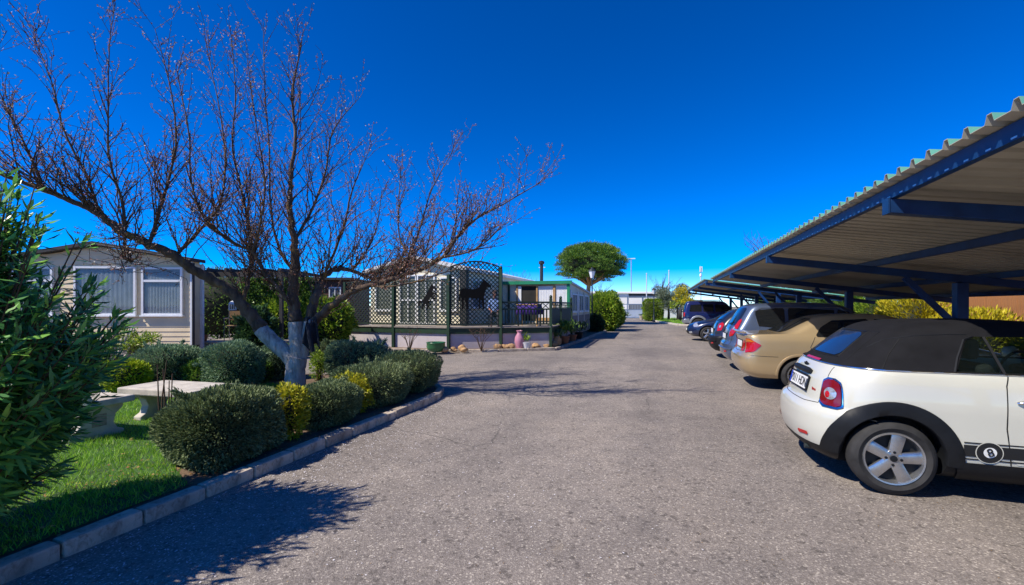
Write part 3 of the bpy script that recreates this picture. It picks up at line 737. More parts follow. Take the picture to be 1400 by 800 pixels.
# ---------------------------------------------------------------- cream convertible
def cream_convertible():
    t = thing('parked_car', 'cream white convertible with closed black soft top and number eight ball sticker on its side', 'car', (1.2, 5.26, 0), R(0.0), 'cars parked under the carports')
    c = Car(L=3.70, W=0.842, H=1.412, z0=0.17, sup=2.7, barrel=0.035, axles=(0.575, 3.04), r=0.298, arch_r=0.345,
            rear=[(.17, .16), (.24, .06), (.33, .015), (.45, 0), (.56, .005), (.62, .03), (.66, .085), (.75, .11), (.85, .135), (.95, .18), (1.0, .225), (1.02, .25), (1.05, .285), (1.2, .44), (1.32, .60), (1.37, .72), (1.40, .95), (1.412, 1.25)],
            front=[(.17, 3.52), (.25, 3.64), (.45, 3.70), (.6, 3.68), (.7, 3.62), (.78, 3.5), (.86, 3.2), (.93, 2.85), (.99, 2.58), (1.02, 2.52), (1.2, 2.25), (1.33, 2.05), (1.38, 1.92), (1.40, 1.75), (1.412, 1.55)],
            wid=[(.17, .72), (.22, .79), (.32, .828), (.5, .842), (.7, .842), (.88, .825), (.97, .80), (1.01, .778), (1.1, .735), (1.25, .665), (1.31, .625), (1.36, .565), (1.39, .49), (1.405, .40), (1.412, .25)],
            rrad=[(.17, .5), (.35, .52), (.6, .50), (.7, .46), (.95, .42), (1.02, .42), (1.2, .5), (1.412, .3)],
            frad=[(.17, .5), (.6, .7), (.8, .8), (.98, .55), (1.2, .45), (1.412, .25)], levels=[.22, .3, .45, .6, .66, .7, .8, .9, .97, 1.0, 1.01, 1.02, 1.33, 1.35, 1.37, 1.385, 1.395, 1.403, 1.408])
    c.make_bvh()
    win = rpoly([(1.00, 1.012, .01), (1.12, 1.285, .06), (2.06, 1.285, .05), (2.40, 1.012, .01)], .03)
    def cav(): return link('cut', c.loft(0.36, 1.345, inset=0.055).mesh('cut', M['interior']))
    body = cut_body(t, c, 'body', M['ivory'], 0.17, 1.0, black=0.30)
    # open the cabin from above
    cb = MB(); cb.box((1.55, 0, 0.9), (1.35, 1.36, 1.1)); boolean(body, [link('cut', cb.mesh('cut', M['interior']))])
    soft = c.loft(1.0, 1.412).build('soft_top', M['canvas'], t, 40)
    ws = MB(); ws.box((2.55, 0, 1.17), (0.9, 1.12, 0.30))
    boolean(soft, [cav(), prism_cut(win, -1.2, 1.2), link('cut', ws.mesh('cut', M['seam']))])
    for fr in ('side', 'left'):
        c.patch(fr, rpoly([(1.0, 1.005), (1.12, 1.29, .06), (1.225, 1.29), (1.285, 1.005)], .02), -0.004, 8, 8).build('quarter_window', M['clearglass'], t, 60)
        c.patch(fr, rpoly([(1.30, 1.005), (1.24, 1.29), (2.07, 1.29, .05), (2.41, 1.005)], .02), -0.004, 8, 12).build('door_window', M['clearglass'], t, 60)
        c.line(fr, [(1.232, 1.285), (1.292, 1.01)], 0.012, -0.006).build('window_divider', M['plastic'], t)
        c.line(fr, [(0.99, 1.01), (1.03, 1.12), (1.10, 1.26), (1.16, 1.285)], 0.009, 0.0).build('roof_seal', M['plastic'], t)
        # door, with its gap and handle
        d = c.patch(fr, rpoly([(1.30, .33, .04), (1.272, .60, .1), (1.283, .92, .04), (1.305, .985, .02), (2.47, .985, .02), (2.52, .5, .1), (2.45, .33, .04)], .03), 0.0025, 14, 16).build('door', M['ivory'], t, 60)
        c.line(fr, [(1.298, .325), (1.268, .60), (1.28, .92), (1.302, .99)], 0.0045, 0.0).build('door_gap', M['seam'], t)
        c.line(fr, [(2.475, .99), (2.525, .5), (2.455, .325)], 0.0045, 0.0).build('door_gap', M['seam'], t)
        h = MB(); h.tube([c.hit(fr, 1.33, .80, 0.006), c.hit(fr, 1.36, .805, 0.03), c.hit(fr, 1.45, .806, 0.036), c.hit(fr, 1.53, .805, 0.03), c.hit(fr, 1.56, .80, 0.006)], [.010, .014, .014, .014, .010], 8)
        h.build('handle', M['chrome'], d, 50)
        c.patch(fr, rpoly([(1.37, .775), (1.37, .835), (1.52, .835), (1.52, .775)], .03), 0.004, 4, 6).build('handle_recess', M['seam'], d)
        for x in c.axles:
            c.arch(fr, x, .308, .338, .448, -4, 184, .016).build('wheel_arch_trim', M['plastic'], t, 45)
        c.patch(fr, rpoly([(1.00, .17), (.965, .325), (2.64, .325), (2.60, .17)], .01), 0.014, 5, 20).build('sill', M['plastic'], t, 60)
        # black side stripe and pinstripes
        c.patch(fr, [(1.015, .372), (1.01, .462), (2.60, .462), (2.60, .372)], 0.0042, 3, 24).build('side_stripe', M['ink'], t, 60)
        for z0, z1 in ((.474, .484), (.348, .358)):
            c.patch(fr, [(1.012, z0), (1.012, z1), (2.60, z1), (2.60, z0)], 0.0042, 1, 24).build('pinstripe', M['ink'], t, 60)
        # eight ball
        bx, bz = 1.165, .412
        def disc(r, e, mat, nm, par, cx=bx, cz=bz):
            mb = MB(); pts = [c.hit(fr, cx, cz, e)] + [c.hit(fr, cx + r * math.cos(2 * math.pi * k / 28), cz + r * math.sin(2 * math.pi * k / 28), e) for k in range(28)]
            mb.add(pts, [(0, 1 + k, 1 + (k + 1) % 28) for k in range(28)]); return mb.build(nm, mat, par)
        ball = disc(.084, .0052, M['ivory'], 'ball_sticker', t)
        disc(.078, .0060, M['ink'], 'ball', ball); disc(.040, .0068, M['plate_white'], 'ball_spot', ball, bx + .004, bz + .002)
        tx = link('lettering', text_mesh('8', .085, M['ink']), ball)
        p = c.hit(fr, bx + .004, bz + .002, .012); tx.location = p
        tx.rotation_euler = (R(90), R(-18), 0) if fr == 'side' else (R(90), R(-18), math.pi)
        # tail lamp wrapped round the corner
        a = R(48) if fr == 'side' else R(-48); sg = 1 if fr == 'side' else -1
        frm = (a, 0.20, -0.62 * sg)
        c.patch(frm, rpoly([(-.120 * sg, .640), (-.108 * sg, .80), (-.075 * sg, .895), (.095 * sg, .895), (.112 * sg, .640)], .05), 0.010, 10, 10).build('tail_lamp_rim', M['chrome'], t, 60)
        tl = c.patch(frm, rpoly([(-.104 * sg, .656), (-.094 * sg, .80), (-.062 * sg, .880), (.081 * sg, .880), (.095 * sg, .656)], .045), 0.017, 10, 10).build('tail_lamp', M['darkred'], t, 60)
        mb = MB(); mb.add([c.hit(frm, -.004 * sg, .765, .024)] + [c.hit(frm, (-.004 + .058 * math.cos(k * .2244)) * sg, .765 + .05 * math.sin(k * .2244), .021) for k in range(28)], [(0, 1 + k, 1 + (k + 1) % 28) for k in range(28)])
        mb.build('lamp_lens', M['lens'], tl)
        mb = MB(); mb.add([c.hit(frm, .018 * sg, .755, .027)] + [c.hit(frm, (.018 + .022 * math.cos(k * .449)) * sg, .755 + .028 * math.sin(k * .449), .024) for k in range(14)], [(0, 1 + k, 1 + (k + 1) % 14) for k in range(14)])
        mb.build('lamp_bulb', M['red'], tl)
    # boot lid, rear window, trims
    c.patch('rear', rpoly([(-.36, 1.075), (-.30, 1.285), (.30, 1.285), (.36, 1.075)], .06), 0.006, 10, 14).build('rear_window', M['skyblue_glass'], t, 60)
    c.line('rear', [(-.37, 1.07), (-.31, 1.295), (0, 1.30), (.31, 1.295), (.37, 1.07), (0, 1.062), (-.37, 1.07)], 0.006, 0.003).build('rear_window_seal', M['plastic'], t)
    c.line('rear', [(-.50, .985), (-.53, .85), (-.50, .66), (-.3, .645), (0, .643), (.3, .645), (.50, .66), (.53, .85), (.50, .985)], 0.0042, 0.0).build('boot_gap', M['seam'], t)
    c.line('side', [(.30, .622), (.42, .60), (.46, .592)], 0.0035, 0.0).build('bumper_gap', M['seam'], t)
    g = MB(); ringp = c.ring(1.003); n = len(ringp)
    g.tube([Vector(p) + Vector((p[0] - 1.6, p[1] * 2.0, 0)).normalized() * 0.006 for p in ringp[-30:] + ringp[:31]], 0.008, 6); g.build('belt_trim', M['chrome'], t, 60)
    c.patch('rear', rpoly([(-.20, 1.005), (-.20, 1.022), (.20, 1.022), (.20, 1.005)], .006), 0.010, 2, 8).build('high_brake_lamp', M['red'], t)
    gb = MB(); P = [c.hit('rear', y, .905, .016) for y in np.linspace(-.25, .25, 9)]
    gb.tube(P, [.018] + [.03] * 7 + [.018], 8); gb.build('boot_handle', M['plastic'], t, 60)
    for fr in ('side', 'left'):
        c.line(fr, [(.50, 1.17), (.62, 1.245), (.80, 1.285), (1.0, 1.298), (1.13, 1.30)], .0035, .0015).build('canvas_seam', M['plastic'], t)
        c.line(fr, [(.52, 1.01), (.60, 1.13), (.70, 1.25)], .0035, .0015).build('canvas_seam', M['plastic'], t)
    c.line('rear', [(-.50, 1.05), (-.42, 1.30), (.42, 1.30), (.50, 1.05)], .0035, .0015).build('canvas_seam', M['plastic'], t)
    number_plate(t, c, .795, '7011 HDN', tilt=R(14))
    e = MB(); p = c.hit('rear', 0, .955, .006)
    e.lathe([(.022, -.004), (.022, .004)], 16, p, axis='x'); e.prism([(-.075, .008), (-.02, .014), (-.02, -.014), (-.055, -.008)], p, (0, 1, 0), (.2, 0, 1), (-.004, 0, 0)); e.prism([(.075, .008), (.02, .014), (.02, -.014), (.055, -.008)], p, (0, 1, 0), (.2, 0, 1), (-.004, 0, 0))
    e.build('wing_emblem', M['plastic'], t)
    bd = MB()
    for k in range(3): q = c.hit('rear', -.36 - .025 * k, .765 - .002 * k, .004); bd.box(q, (.004, .016, .02 if k else .026))
    bd.build('badge', M['red'], t)
    for sy in (-1, 1): c.patch('rear', rpoly([(sy * .33, .35), (sy * .33, .385), (sy * .50, .395), (sy * .48, .355)], .02), 0.008, 4, 6).build('reflector', M['red'], t)
    ex = MB(); ex.tube([(0.07, -.35, .225), (0.35, -.35, .225)], .024, 12); ex.build('exhaust', M['iron'], t)
    # cabin
    for y in (-.36, .36):
        s = MB(); s.box((1.62, y, .52), (.50, .50, .16)); s.bar((1.44, y, .55), (1.27, y, 1.05), .46, .12, up=(1, 0, 0)); o = s.build('seat', M['interior'], t); bevel_obj(o, .04, 3)
        h = MB(); h.box((1.25, y, 1.17), (.10, .25, .17)); bevel_obj(h.build('headrest', M['interior'], o), .035, 3)
        h = MB(); h.box((.98, y, 1.03), (.10, .26, .20)); bevel_obj(h.build('rear_headrest', M['interior'], t), .035, 3)
    s = MB(); s.box((.95, 0, .7), (.2, 1.2, .5)); s.build('rear_seat', M['interior'], t)
    s = MB(); s.box((2.34, 0, .84), (.5, 1.3, .24)); bevel_obj(s.build('dashboard', M['interior'], t), .05, 3)
    w = MB(); w.tube([Vector((1.98, .36, .93)) + Vector((.25 * math.sin(a), 0, 1)).normalized() * 0 + Vector((math.sin(a) * .18 * .35, math.cos(a) * .18, math.sin(a) * .18 * .93)) for a in np.linspace(0, 2 * math.pi, 25)], .014, 6); w.bar((1.98, .36, .93), (2.2, .36, .85), .05, .05); w.build('steering_wheel', M['interior'], t)
    c.patch('top', rpoly([(2.10, -.56), (2.10, .56), (2.50, .66), (2.50, -.66)], .05), 0.0, 8, 14).build('windscreen', M['clearglass'], t, 60)
    for sy in (-1, 1):
        fr = 'front'
        c.patch(fr, [(sy * .56 + .12 * math.cos(a), .66 + .12 * math.sin(a)) for a in np.linspace(0, 6.28, 24)[:-1]], .01, 10, 10).build('headlamp', M['lens'], t, 60)
        m = MB(); m.lathe([(.01, -.06), (.07, -.04), (.085, .02), (.06, .05), (.01, .055)], 14, (2.28, sy * .93, 1.03), axis='x'); m.bar((2.3, sy * .78, .99), (2.28, sy * .9, 1.02), .04, .03); m.build('wing_mirror', M['ivory'], t, 60)
    c.patch('front', rpoly([(-.42, .36), (-.5, .56), (.5, .56), (.42, .36)], .05), .006, 6, 12).build('grille', M['plastic'], t)
    wheel_set(t, c.axles, .835, .298, .19, .207, (5, .085, .098, .004))
    return t
cream_convertible()

# ---------------------------------------------------------------- generic parts for the other cars
def panels(t, c, paint_mat, glass, doors, lines, handles, fr_list=('side', 'left'), handle_mat='plastic'):
    for fr in fr_list:
        for g in glass: c.patch(fr, rpoly(g, .035), 0.005, 10, 14).build('side_window', M['darkglass'], t, 60)
        for d in doors:
            dd = c.patch(fr, rpoly(d, .03), 0.0025, 14, 12).build('door', paint_mat, t, 60)
            for (x, z) in handles:
                if min(p[0] for p in d) < x < max(p[0] for p in d):
                    c.patch(fr, rpoly([(x - .085, z - .024), (x - .085, z + .024), (x + .085, z + .024), (x + .085, z - .024)], .02), 0.012, 4, 6).build('handle', M[handle_mat], dd, 60)
        for l in lines: c.line(fr, l, .005, 0.0).build('panel_gap', M['seam'], t)

def gold_sedan():
    t = thing('parked_car', 'gold metallic saloon with red and amber tail lamp between the cream and grey cars', 'car', (1.36, 10.05, 0), 0, 'cars parked under the carports')
    c = Car(L=4.24, W=.835, H=1.395, z0=.20, sup=3.6, barrel=0.05, axles=(.96, 3.40), r=.288, arch_r=.335,
            rear=[(.20, .22), (.27, .10), (.36, .03), (.5, 0), (.60, .01), (.65, .06), (.70, .10), (.85, .13), (.97, .10), (1.0, .12), (1.012, .22), (1.03, .62), (1.05, .70), (1.2, 1.0), (1.32, 1.26), (1.36, 1.42), (1.385, 1.65), (1.395, 1.9)],
            front=[(.20, 4.0), (.3, 4.18), (.5, 4.24), (.62, 4.2), (.72, 4.05), (.82, 3.7), (.92, 3.3), (.98, 3.1), (1.03, 3.0), (1.2, 2.75), (1.32, 2.55), (1.37, 2.4), (1.395, 2.2)],
            wid=[(.20, .72), (.3, .80), (.5, .832), (.7, .835), (.88, .82), (.97, .79), (1.02, .765), (1.2, .665), (1.3, .60), (1.345, .545), (1.375, .47), (1.39, .36), (1.395, .25)],
            rrad=[(.2, .34), (.62, .32), (.7, .22), (.98, .22), (1.02, .30), (1.1, .30), (1.395, .3)], frad=[(.2, .5), (.7, .6), (1.0, .5), (1.395, .3)], levels=[.62, .65, .68, .7, .97, .99, 1.0, 1.006, 1.012, 1.02, 1.03, 1.35, 1.37, 1.38, 1.388])
    c.make_bvh()
    cut_body(t, c, 'body', M['gold'], .20, 1.395, black=0.215)
    glass = [[(1.20, .985), (1.30, 1.15), (1.52, 1.29), (2.04, 1.305), (2.04, .985)], [(2.10, .985), (2.10, 1.305), (2.50, 1.285), (2.92, 1.0)]]
    panels(t, c, M['gold'], glass, [[(1.22, .96), (1.13, .80), (1.32, .55), (1.42, .30), (2.06, .28), (2.07, .97)], [(2.09, .97), (2.08, .28), (3.02, .28), (3.02, .97)]],
           [[(1.20, .98), (1.12, .80), (1.30, .56), (1.40, .29)], [(2.08, .97), (2.07, .28)], [(3.03, .97), (3.03, .28)]], [(1.36, .785), (2.3, .785)])
    c.patch('rear', rpoly([(-.56, 1.045), (-.47, 1.30), (.47, 1.30), (.56, 1.045)], .06), .006, 10, 14).build('rear_window', M['darkglass'], t, 60)
    sp = MB(); P = [c.hit('rear', y, .985, .01) + Vector((-.02, 0, .045)) for y in np.linspace(-.64, .64, 13)]; sp.tube(P, [.012] + [.026] * 11 + [.012], 6); sp.build('spoiler', M['gold'], t, 60)
    for s in (-1, 1):
        fr = (R(50) * -s, .25, .68 * s)
        tl = c.patch(fr, rpoly([(-.13 * s, .66), (-.16 * s, .93), (-.02 * s, .93), (.16 * s, .82), (.06 * s, .69)], .02), .010, 12, 12).build('tail_lamp', M['red'], t, 60)
        c.patch(fr, rpoly([(-.148 * s, .86), (-.155 * s, .92), (-.03 * s, .92), (.075 * s, .862)], .01), .013, 5, 8).build('indicator_lens', M['amber'], tl, 60)
        c.patch('rear', rpoly([(s * .30, .68), (s * .30, .88), (s * .50, .89), (s * .52, .68)], .02), .006, 6, 6).build('boot_lamp', M['red'], t, 60)
        c.patch('front', rpoly([(s * .42, .58), (s * .45, .72), (s * .70, .74), (s * .66, .58)], .04), .008, 8, 8).build('headlamp', M['lens'], t, 60)
        c.line('side' if s < 0 else 'left', [(.16, .63), (.35, .62), (.62, .615)], .004, 0).build('bumper_gap', M['seam'], t)
        fr = 'side' if s < 0 else 'left'
        c.arch(fr, .96, .298, .333, .375, -2, 182, .010).build('wheel_arch_lip', M['gold'], t, 50); c.arch(fr, 3.40, .298, .333, .375, -2, 182, .010).build('wheel_arch_lip', M['gold'], t, 50)
        m = MB(); m.lathe([(.01, -.06), (.07, -.03), (.085, .02), (.05, .05), (.01, .055)], 12, (2.86, s * .93, 1.0), axis='x'); m.bar((2.86, s * .78, .99), (2.86, s * .9, 1.0), .04, .03); m.build('wing_mirror', M['gold'], t, 60)
    c.line('rear', [(-.60, .985), (-.62, .70), (0, .66), (.62, .70), (.60, .985)], .004, 0).build('boot_gap', M['seam'], t)
    number_plate(t, c, .80, '', tilt=R(4))
    c.patch('top', rpoly([(2.42, -.44), (2.42, .44), (2.98, .62), (2.98, -.62)], .05), .005, 8, 12).build('windscreen', M['darkglass'], t, 60)
    wheel_set(t, c.axles, .825, .288, .18, .19, (6, .075, .085, .003))
gold_sedan()

def hatch(label, loc, mat, bump_mat, dims, rear, lampc, plastic_bumper, rotz=0.0, silver_roof=False):
    L, W, H = dims
    t = thing('parked_car', label, 'car', loc, rotz, 'cars parked under the carports')
    c = Car(L=L, W=W, H=H, z0=.22, sup=2.8, barrel=.05, axles=(.78, L - .86), r=.31, arch_r=.36, rear=rear,
            front=[(.22, L - .2), (.3, L - .06), (.5, L), (.68, L - .04), (.8, L - .2), (.95, L - .7), (1.02, L - .95), (1.1, L - 1.1), (H - .1, L - 1.75), (H - .03, L - 1.95), (H, L - 2.3)],
            wid=[(.22, W - .12), (.35, W - .03), (.55, W), (.75, W), (.95, W - .02), (1.05, W - .05), (1.25, W - .12), (H - .10, W - .20), (H - .05, W - .26), (H - .02, W - .36), (H, W - .55)],
            rrad=[(.22, .36), (.7, .32), (1.05, .28), (H, .28)], frad=[(.22, .5), (.7, .7), (1.0, .5), (H, .3)], levels=[.3, .45, .6, .65, .7, 1.0, 1.05, 1.1, H - .09, H - .07, H - .04, H - .025, H - .015, H - .007])
    c.make_bvh()
    cut_body(t, c, 'body', mat, .22, H, black=plastic_bumper)
    xb = c.xr(1.1)
    glass = [[(xb + .50, 1.04), (xb + .42, H - .22), (xb + .56, H - .14), (xb + 1.02, H - .12), (xb + 1.02, 1.02)], [(xb + 1.09, 1.02), (xb + 1.09, H - .12), (xb + 1.98, H - .14), (xb + 1.98, 1.0)], [(xb + 2.04, 1.0), (xb + 2.04, H - .15), (xb + 2.25, H - .2), (xb + 2.6, 1.02)]]
    panels(t, c, mat, glass, [[(xb + 1.06, .99), (xb + 1.0, .75), (xb + 1.12, .32), (xb + 2.0, .30), (xb + 2.0, .98)]], [[(xb + 1.04, 1.0), (xb + .98, .75), (xb + 1.1, .31)], [(xb + 2.02, .98), (xb + 2.02, .30)]], [(xb + 1.2, .88)], handle_mat='plastic')
    c.patch('rear', rpoly([(-W + .24, 1.07), (-W + .33, H - .12), (W - .33, H - .12), (W - .24, 1.07)], .07), .006, 10, 14).build('rear_window', M['darkglass'], t, 60)
    for s in (-1, 1):
        fr = (R(42) * -s, xb * .8, (W - .12) * s)
        tl = c.patch(fr, rpoly([tuple((p[0] * s, p[1])) for p in lampc], .03), .012, 12, 10).build('tail_lamp', M['red'], t, 60)
        a = lampc[0]; m = (sum(p[0] for p in lampc) / len(lampc) * s, sum(p[1] for p in lampc) / len(lampc))
        mb = MB(); mb.add([c.hit(fr, m[0], m[1], .022)] + [c.hit(fr, m[0] + .04 * math.cos(k * .449), m[1] + .035 * math.sin(k * .449), .018) for k in range(14)], [(0, 1 + k, 1 + (k + 1) % 14) for k in range(14)]); mb.build('lamp_lens', M['lens'], tl)
        sd = 'side' if s < 0 else 'left'
        for x in c.axles: c.arch(sd, x, .32, .358, .405, -2, 182, .012).build('wheel_arch_lip', bump_mat, t, 50)
        c.patch('front', rpoly([(s * .42, .62), (s * .48, .80), (s * .68, .84), (s * .66, .64)], .04), .008, 8, 8).build('headlamp', M['lens'], t, 60)
        c.patch('rear', rpoly([(s * .42, .42), (s * .42, .47), (s * .60, .48), (s * .60, .43)], .015), .008, 3, 5).build('reflector', M['red'], t)
        c.line(sd, [(xb + .50, 1.03), (xb + .40, H - .22), (xb + .56, H - .13), (xb + 2.1, H - .12), (xb + 2.62, 1.01)], .006, .004).build('window_trim', M['chrome'] if silver_roof else M['plastic'], t)
        m = MB(); m.lathe([(.01, -.06), (.08, -.03), (.095, .02), (.05, .05), (.01, .055)], 12, (L - 1.35, s * (W + .09), 1.04), axis='x'); m.bar((L - 1.35, s * (W - .08), 1.02), (L - 1.35, s * (W + .06), 1.04), .04, .03); m.build('wing_mirror', mat, t, 60)
    c.line('rear', [(-W + .20, 1.02), (-W + .22, .62), (0, .58), (W - .22, .62), (W - .20, 1.02)], .0045, 0).build('tailgate_gap', M['seam'], t)
    number_plate(t, c, .80, '', tilt=R(3))
    w = MB(); w.tube([c.hit('rear', .02, 1.09, .014), c.hit('rear', -.2, 1.11, .016), c.hit('rear', -.42, 1.14, .016)], .008, 6); w.build('rear_wiper', M['plastic'], t)
    bm_ = MB(); P = [c.hit('rear', y, .52, .012) for y in np.linspace(-W + .12, W - .12, 13)]; bm_.tube(P, .02, 6); bm_.build('bumper_strip', bump_mat, t, 60)
    c.patch('top', rpoly([(L - 1.95, -W + .33), (L - 1.95, W - .33), (L - 1.08, W - .2), (L - 1.08, -W + .2)], .05), .005, 8, 12).build('windscreen', M['darkglass'], t, 60)
    wheel_set(t, c.axles, W - .01, .31, .19, .21, (5, .07, .08, .003))
    return t
hatch('grey blue people carrier with tall glossy red tail lamp and sloping tailgate', (1.40, 12.45, 0), M['greyblue'], M['greyblue'], (4.26, .90, 1.61),
      [(.22, .16), (.3, .06), (.45, 0), (.62, .015), (.68, .06), (.8, .09), (1.0, .15), (1.08, .20), (1.3, .33), (1.5, .46), (1.55, .52), (1.59, .75), (1.61, 1.1)],
      [(-.20, .80), (-.23, .92), (-.10, 1.02), (.0, 1.22), (.08, 1.22), (.07, 1.0), (-.05, .82)], None, silver_roof=True)
hatch('black hatchback with dark plastic bumper parked behind the grey people carrier', (1.36, 15.05, 0), M['black_paint'], M['plastic'], (3.85, .84, 1.47),
      [(.22, .14), (.3, .05), (.45, 0), (.62, .0), (.66, .05), (.8, .10), (1.0, .18), (1.1, .25), (1.3, .46), (1.4, .60), (1.44, .75), (1.47, 1.1)],
      [(-.10, .80), (-.11, 1.0), (.04, 1.06), (.12, 1.0), (.08, .82)], .66)

def navy_sedan():
    t = thing('parked_car', 'navy blue car parked nose out with bright headlamp and alloy wheel', 'car', (1.05 + 4.2, 22.1, 0), math.pi, 'cars parked under the carports')
    L, W, H = 4.2, .85, 1.46
    c = Car(L=L, W=W, H=H, z0=.20, sup=2.6, barrel=.06, axles=(.80, L - .84), r=.315, arch_r=.365,
            rear=[(.20, .2), (.3, .05), (.5, 0), (.65, .03), (.8, .1), (1.0, .2), (1.1, .28), (1.3, .6), (1.4, .85), (1.44, 1.1), (1.46, 1.4)],
            front=[(.20, L - .25), (.28, L - .08), (.42, L), (.55, L - .02), (.68, L - .12), (.78, L - .3), (.88, L - .7), (.96, L - 1.05), (1.03, L - 1.25), (1.2, L - 1.6), (1.36, L - 1.95), (1.43, L - 2.2), (1.46, L - 2.5)],
            wid=[(.20, .74), (.35, .82), (.55, .848), (.75, .85), (.95, .82), (1.02, .79), (1.2, .70), (1.35, .60), (1.42, .5), (1.45, .38), (1.46, .28)],
            rrad=[(.2, .45), (1.0, .4), (1.46, .3)], frad=[(.2, .6), (.6, .75), (.9, .8), (1.05, .5), (1.46, .3)], levels=[.42, .55, .62, .68, .73, .78, .83, .88, .92, .96, 1.0, 1.03, 1.4, 1.43, 1.45])
    c.make_bvh()
    cut_body(t, c, 'body', M['navy'], .20, H, black=.24)
    glass = [[(.95, 1.05), (1.1, 1.25), (1.4, 1.35), (1.85, 1.36), (1.85, 1.03)], [(1.91, 1.03), (1.91, 1.36), (2.2, 1.33), (2.75, 1.02)]]
    panels(t, c, M['navy'], glass, [[(1.88, 1.0), (1.88, .3), (2.9, .3), (2.9, .98)]], [[(1.87, 1.0), (1.87, .3)], [(2.92, .98), (2.92, .3)]], [(2.02, .86)])
    for s in (-1, 1):
        fr = (R(180 + 38 * s), L - .35, .62 * s)
        hl = c.patch(fr, rpoly([(-.14 * s, .62), (-.15 * s, .70), (.02 * s, .79), (.17 * s, .82), (.12 * s, .70), (0, .61)], .03), .010, 10, 12).build('headlamp', M['lens'], t, 60)
        c.patch('front', rpoly([(s * .48, .32), (s * .50, .41), (s * .66, .43), (s * .64, .33)], .03), .008, 4, 6).build('fog_lamp', M['lens'], t, 60)
        c.patch('rear', rpoly([(s * .50, .75), (s * .5, .95), (s * .68, .97), (s * .7, .75)], .03), .01, 6, 6).build('tail_lamp', M['red'], t, 60)
        sd = 'side' if s < 0 else 'left'
        for x in c.axles: c.arch(sd, x, .325, .362, .40, -2, 182, .010).build('wheel_arch_lip', M['navy'], t, 50)
        m = MB(); m.lathe([(.01, -.06), (.08, -.03), (.09, .02), (.05, .05), (.01, .055)], 12, (L - 1.5, s * .94, 1.03), axis='x'); m.bar((L - 1.5, s * .78, 1.0), (L - 1.5, s * .9, 1.03), .04, .03); m.build('wing_mirror', M['navy'], t, 60)
    c.patch('front', rpoly([(-.42, .30), (-.46, .42), (.46, .42), (.42, .30)], .04), .006, 5, 12).build('lower_grille', M['plastic'], t, 60)
    c.patch('front', rpoly([(-.30, .56), (-.34, .66), (.34, .66), (.30, .56)], .03), .006, 4, 12).build('grille', M['plastic'], t, 60)
    c.patch('front', [(-.26, .46), (-.26, .535), (.26, .535), (.26, .46)], .012, 2, 8).build('number_plate', M['plate_white'], t)
    c.patch('top', rpoly([(L - 2.0, -.5), (L - 2.0, .5), (L - 1.22, .66), (L - 1.22, -.66)], .05), .005, 8, 12).build('windscreen', M['darkglass'], t, 60)
    c.line('side', [(L - .45, .80), (L - .8, .885), (L - 1.2, .975)], .004, 0).build('bonnet_gap', M['seam'], t); c.line('left', [(L - .45, .80), (L - .8, .885), (L - 1.2, .975)], .004, 0).build('bonnet_gap', M['seam'], t)
    wheel_set(t, c.axles, W - .005, .315, .20, .225, (5, .075, .09, .004))
navy_sedan()

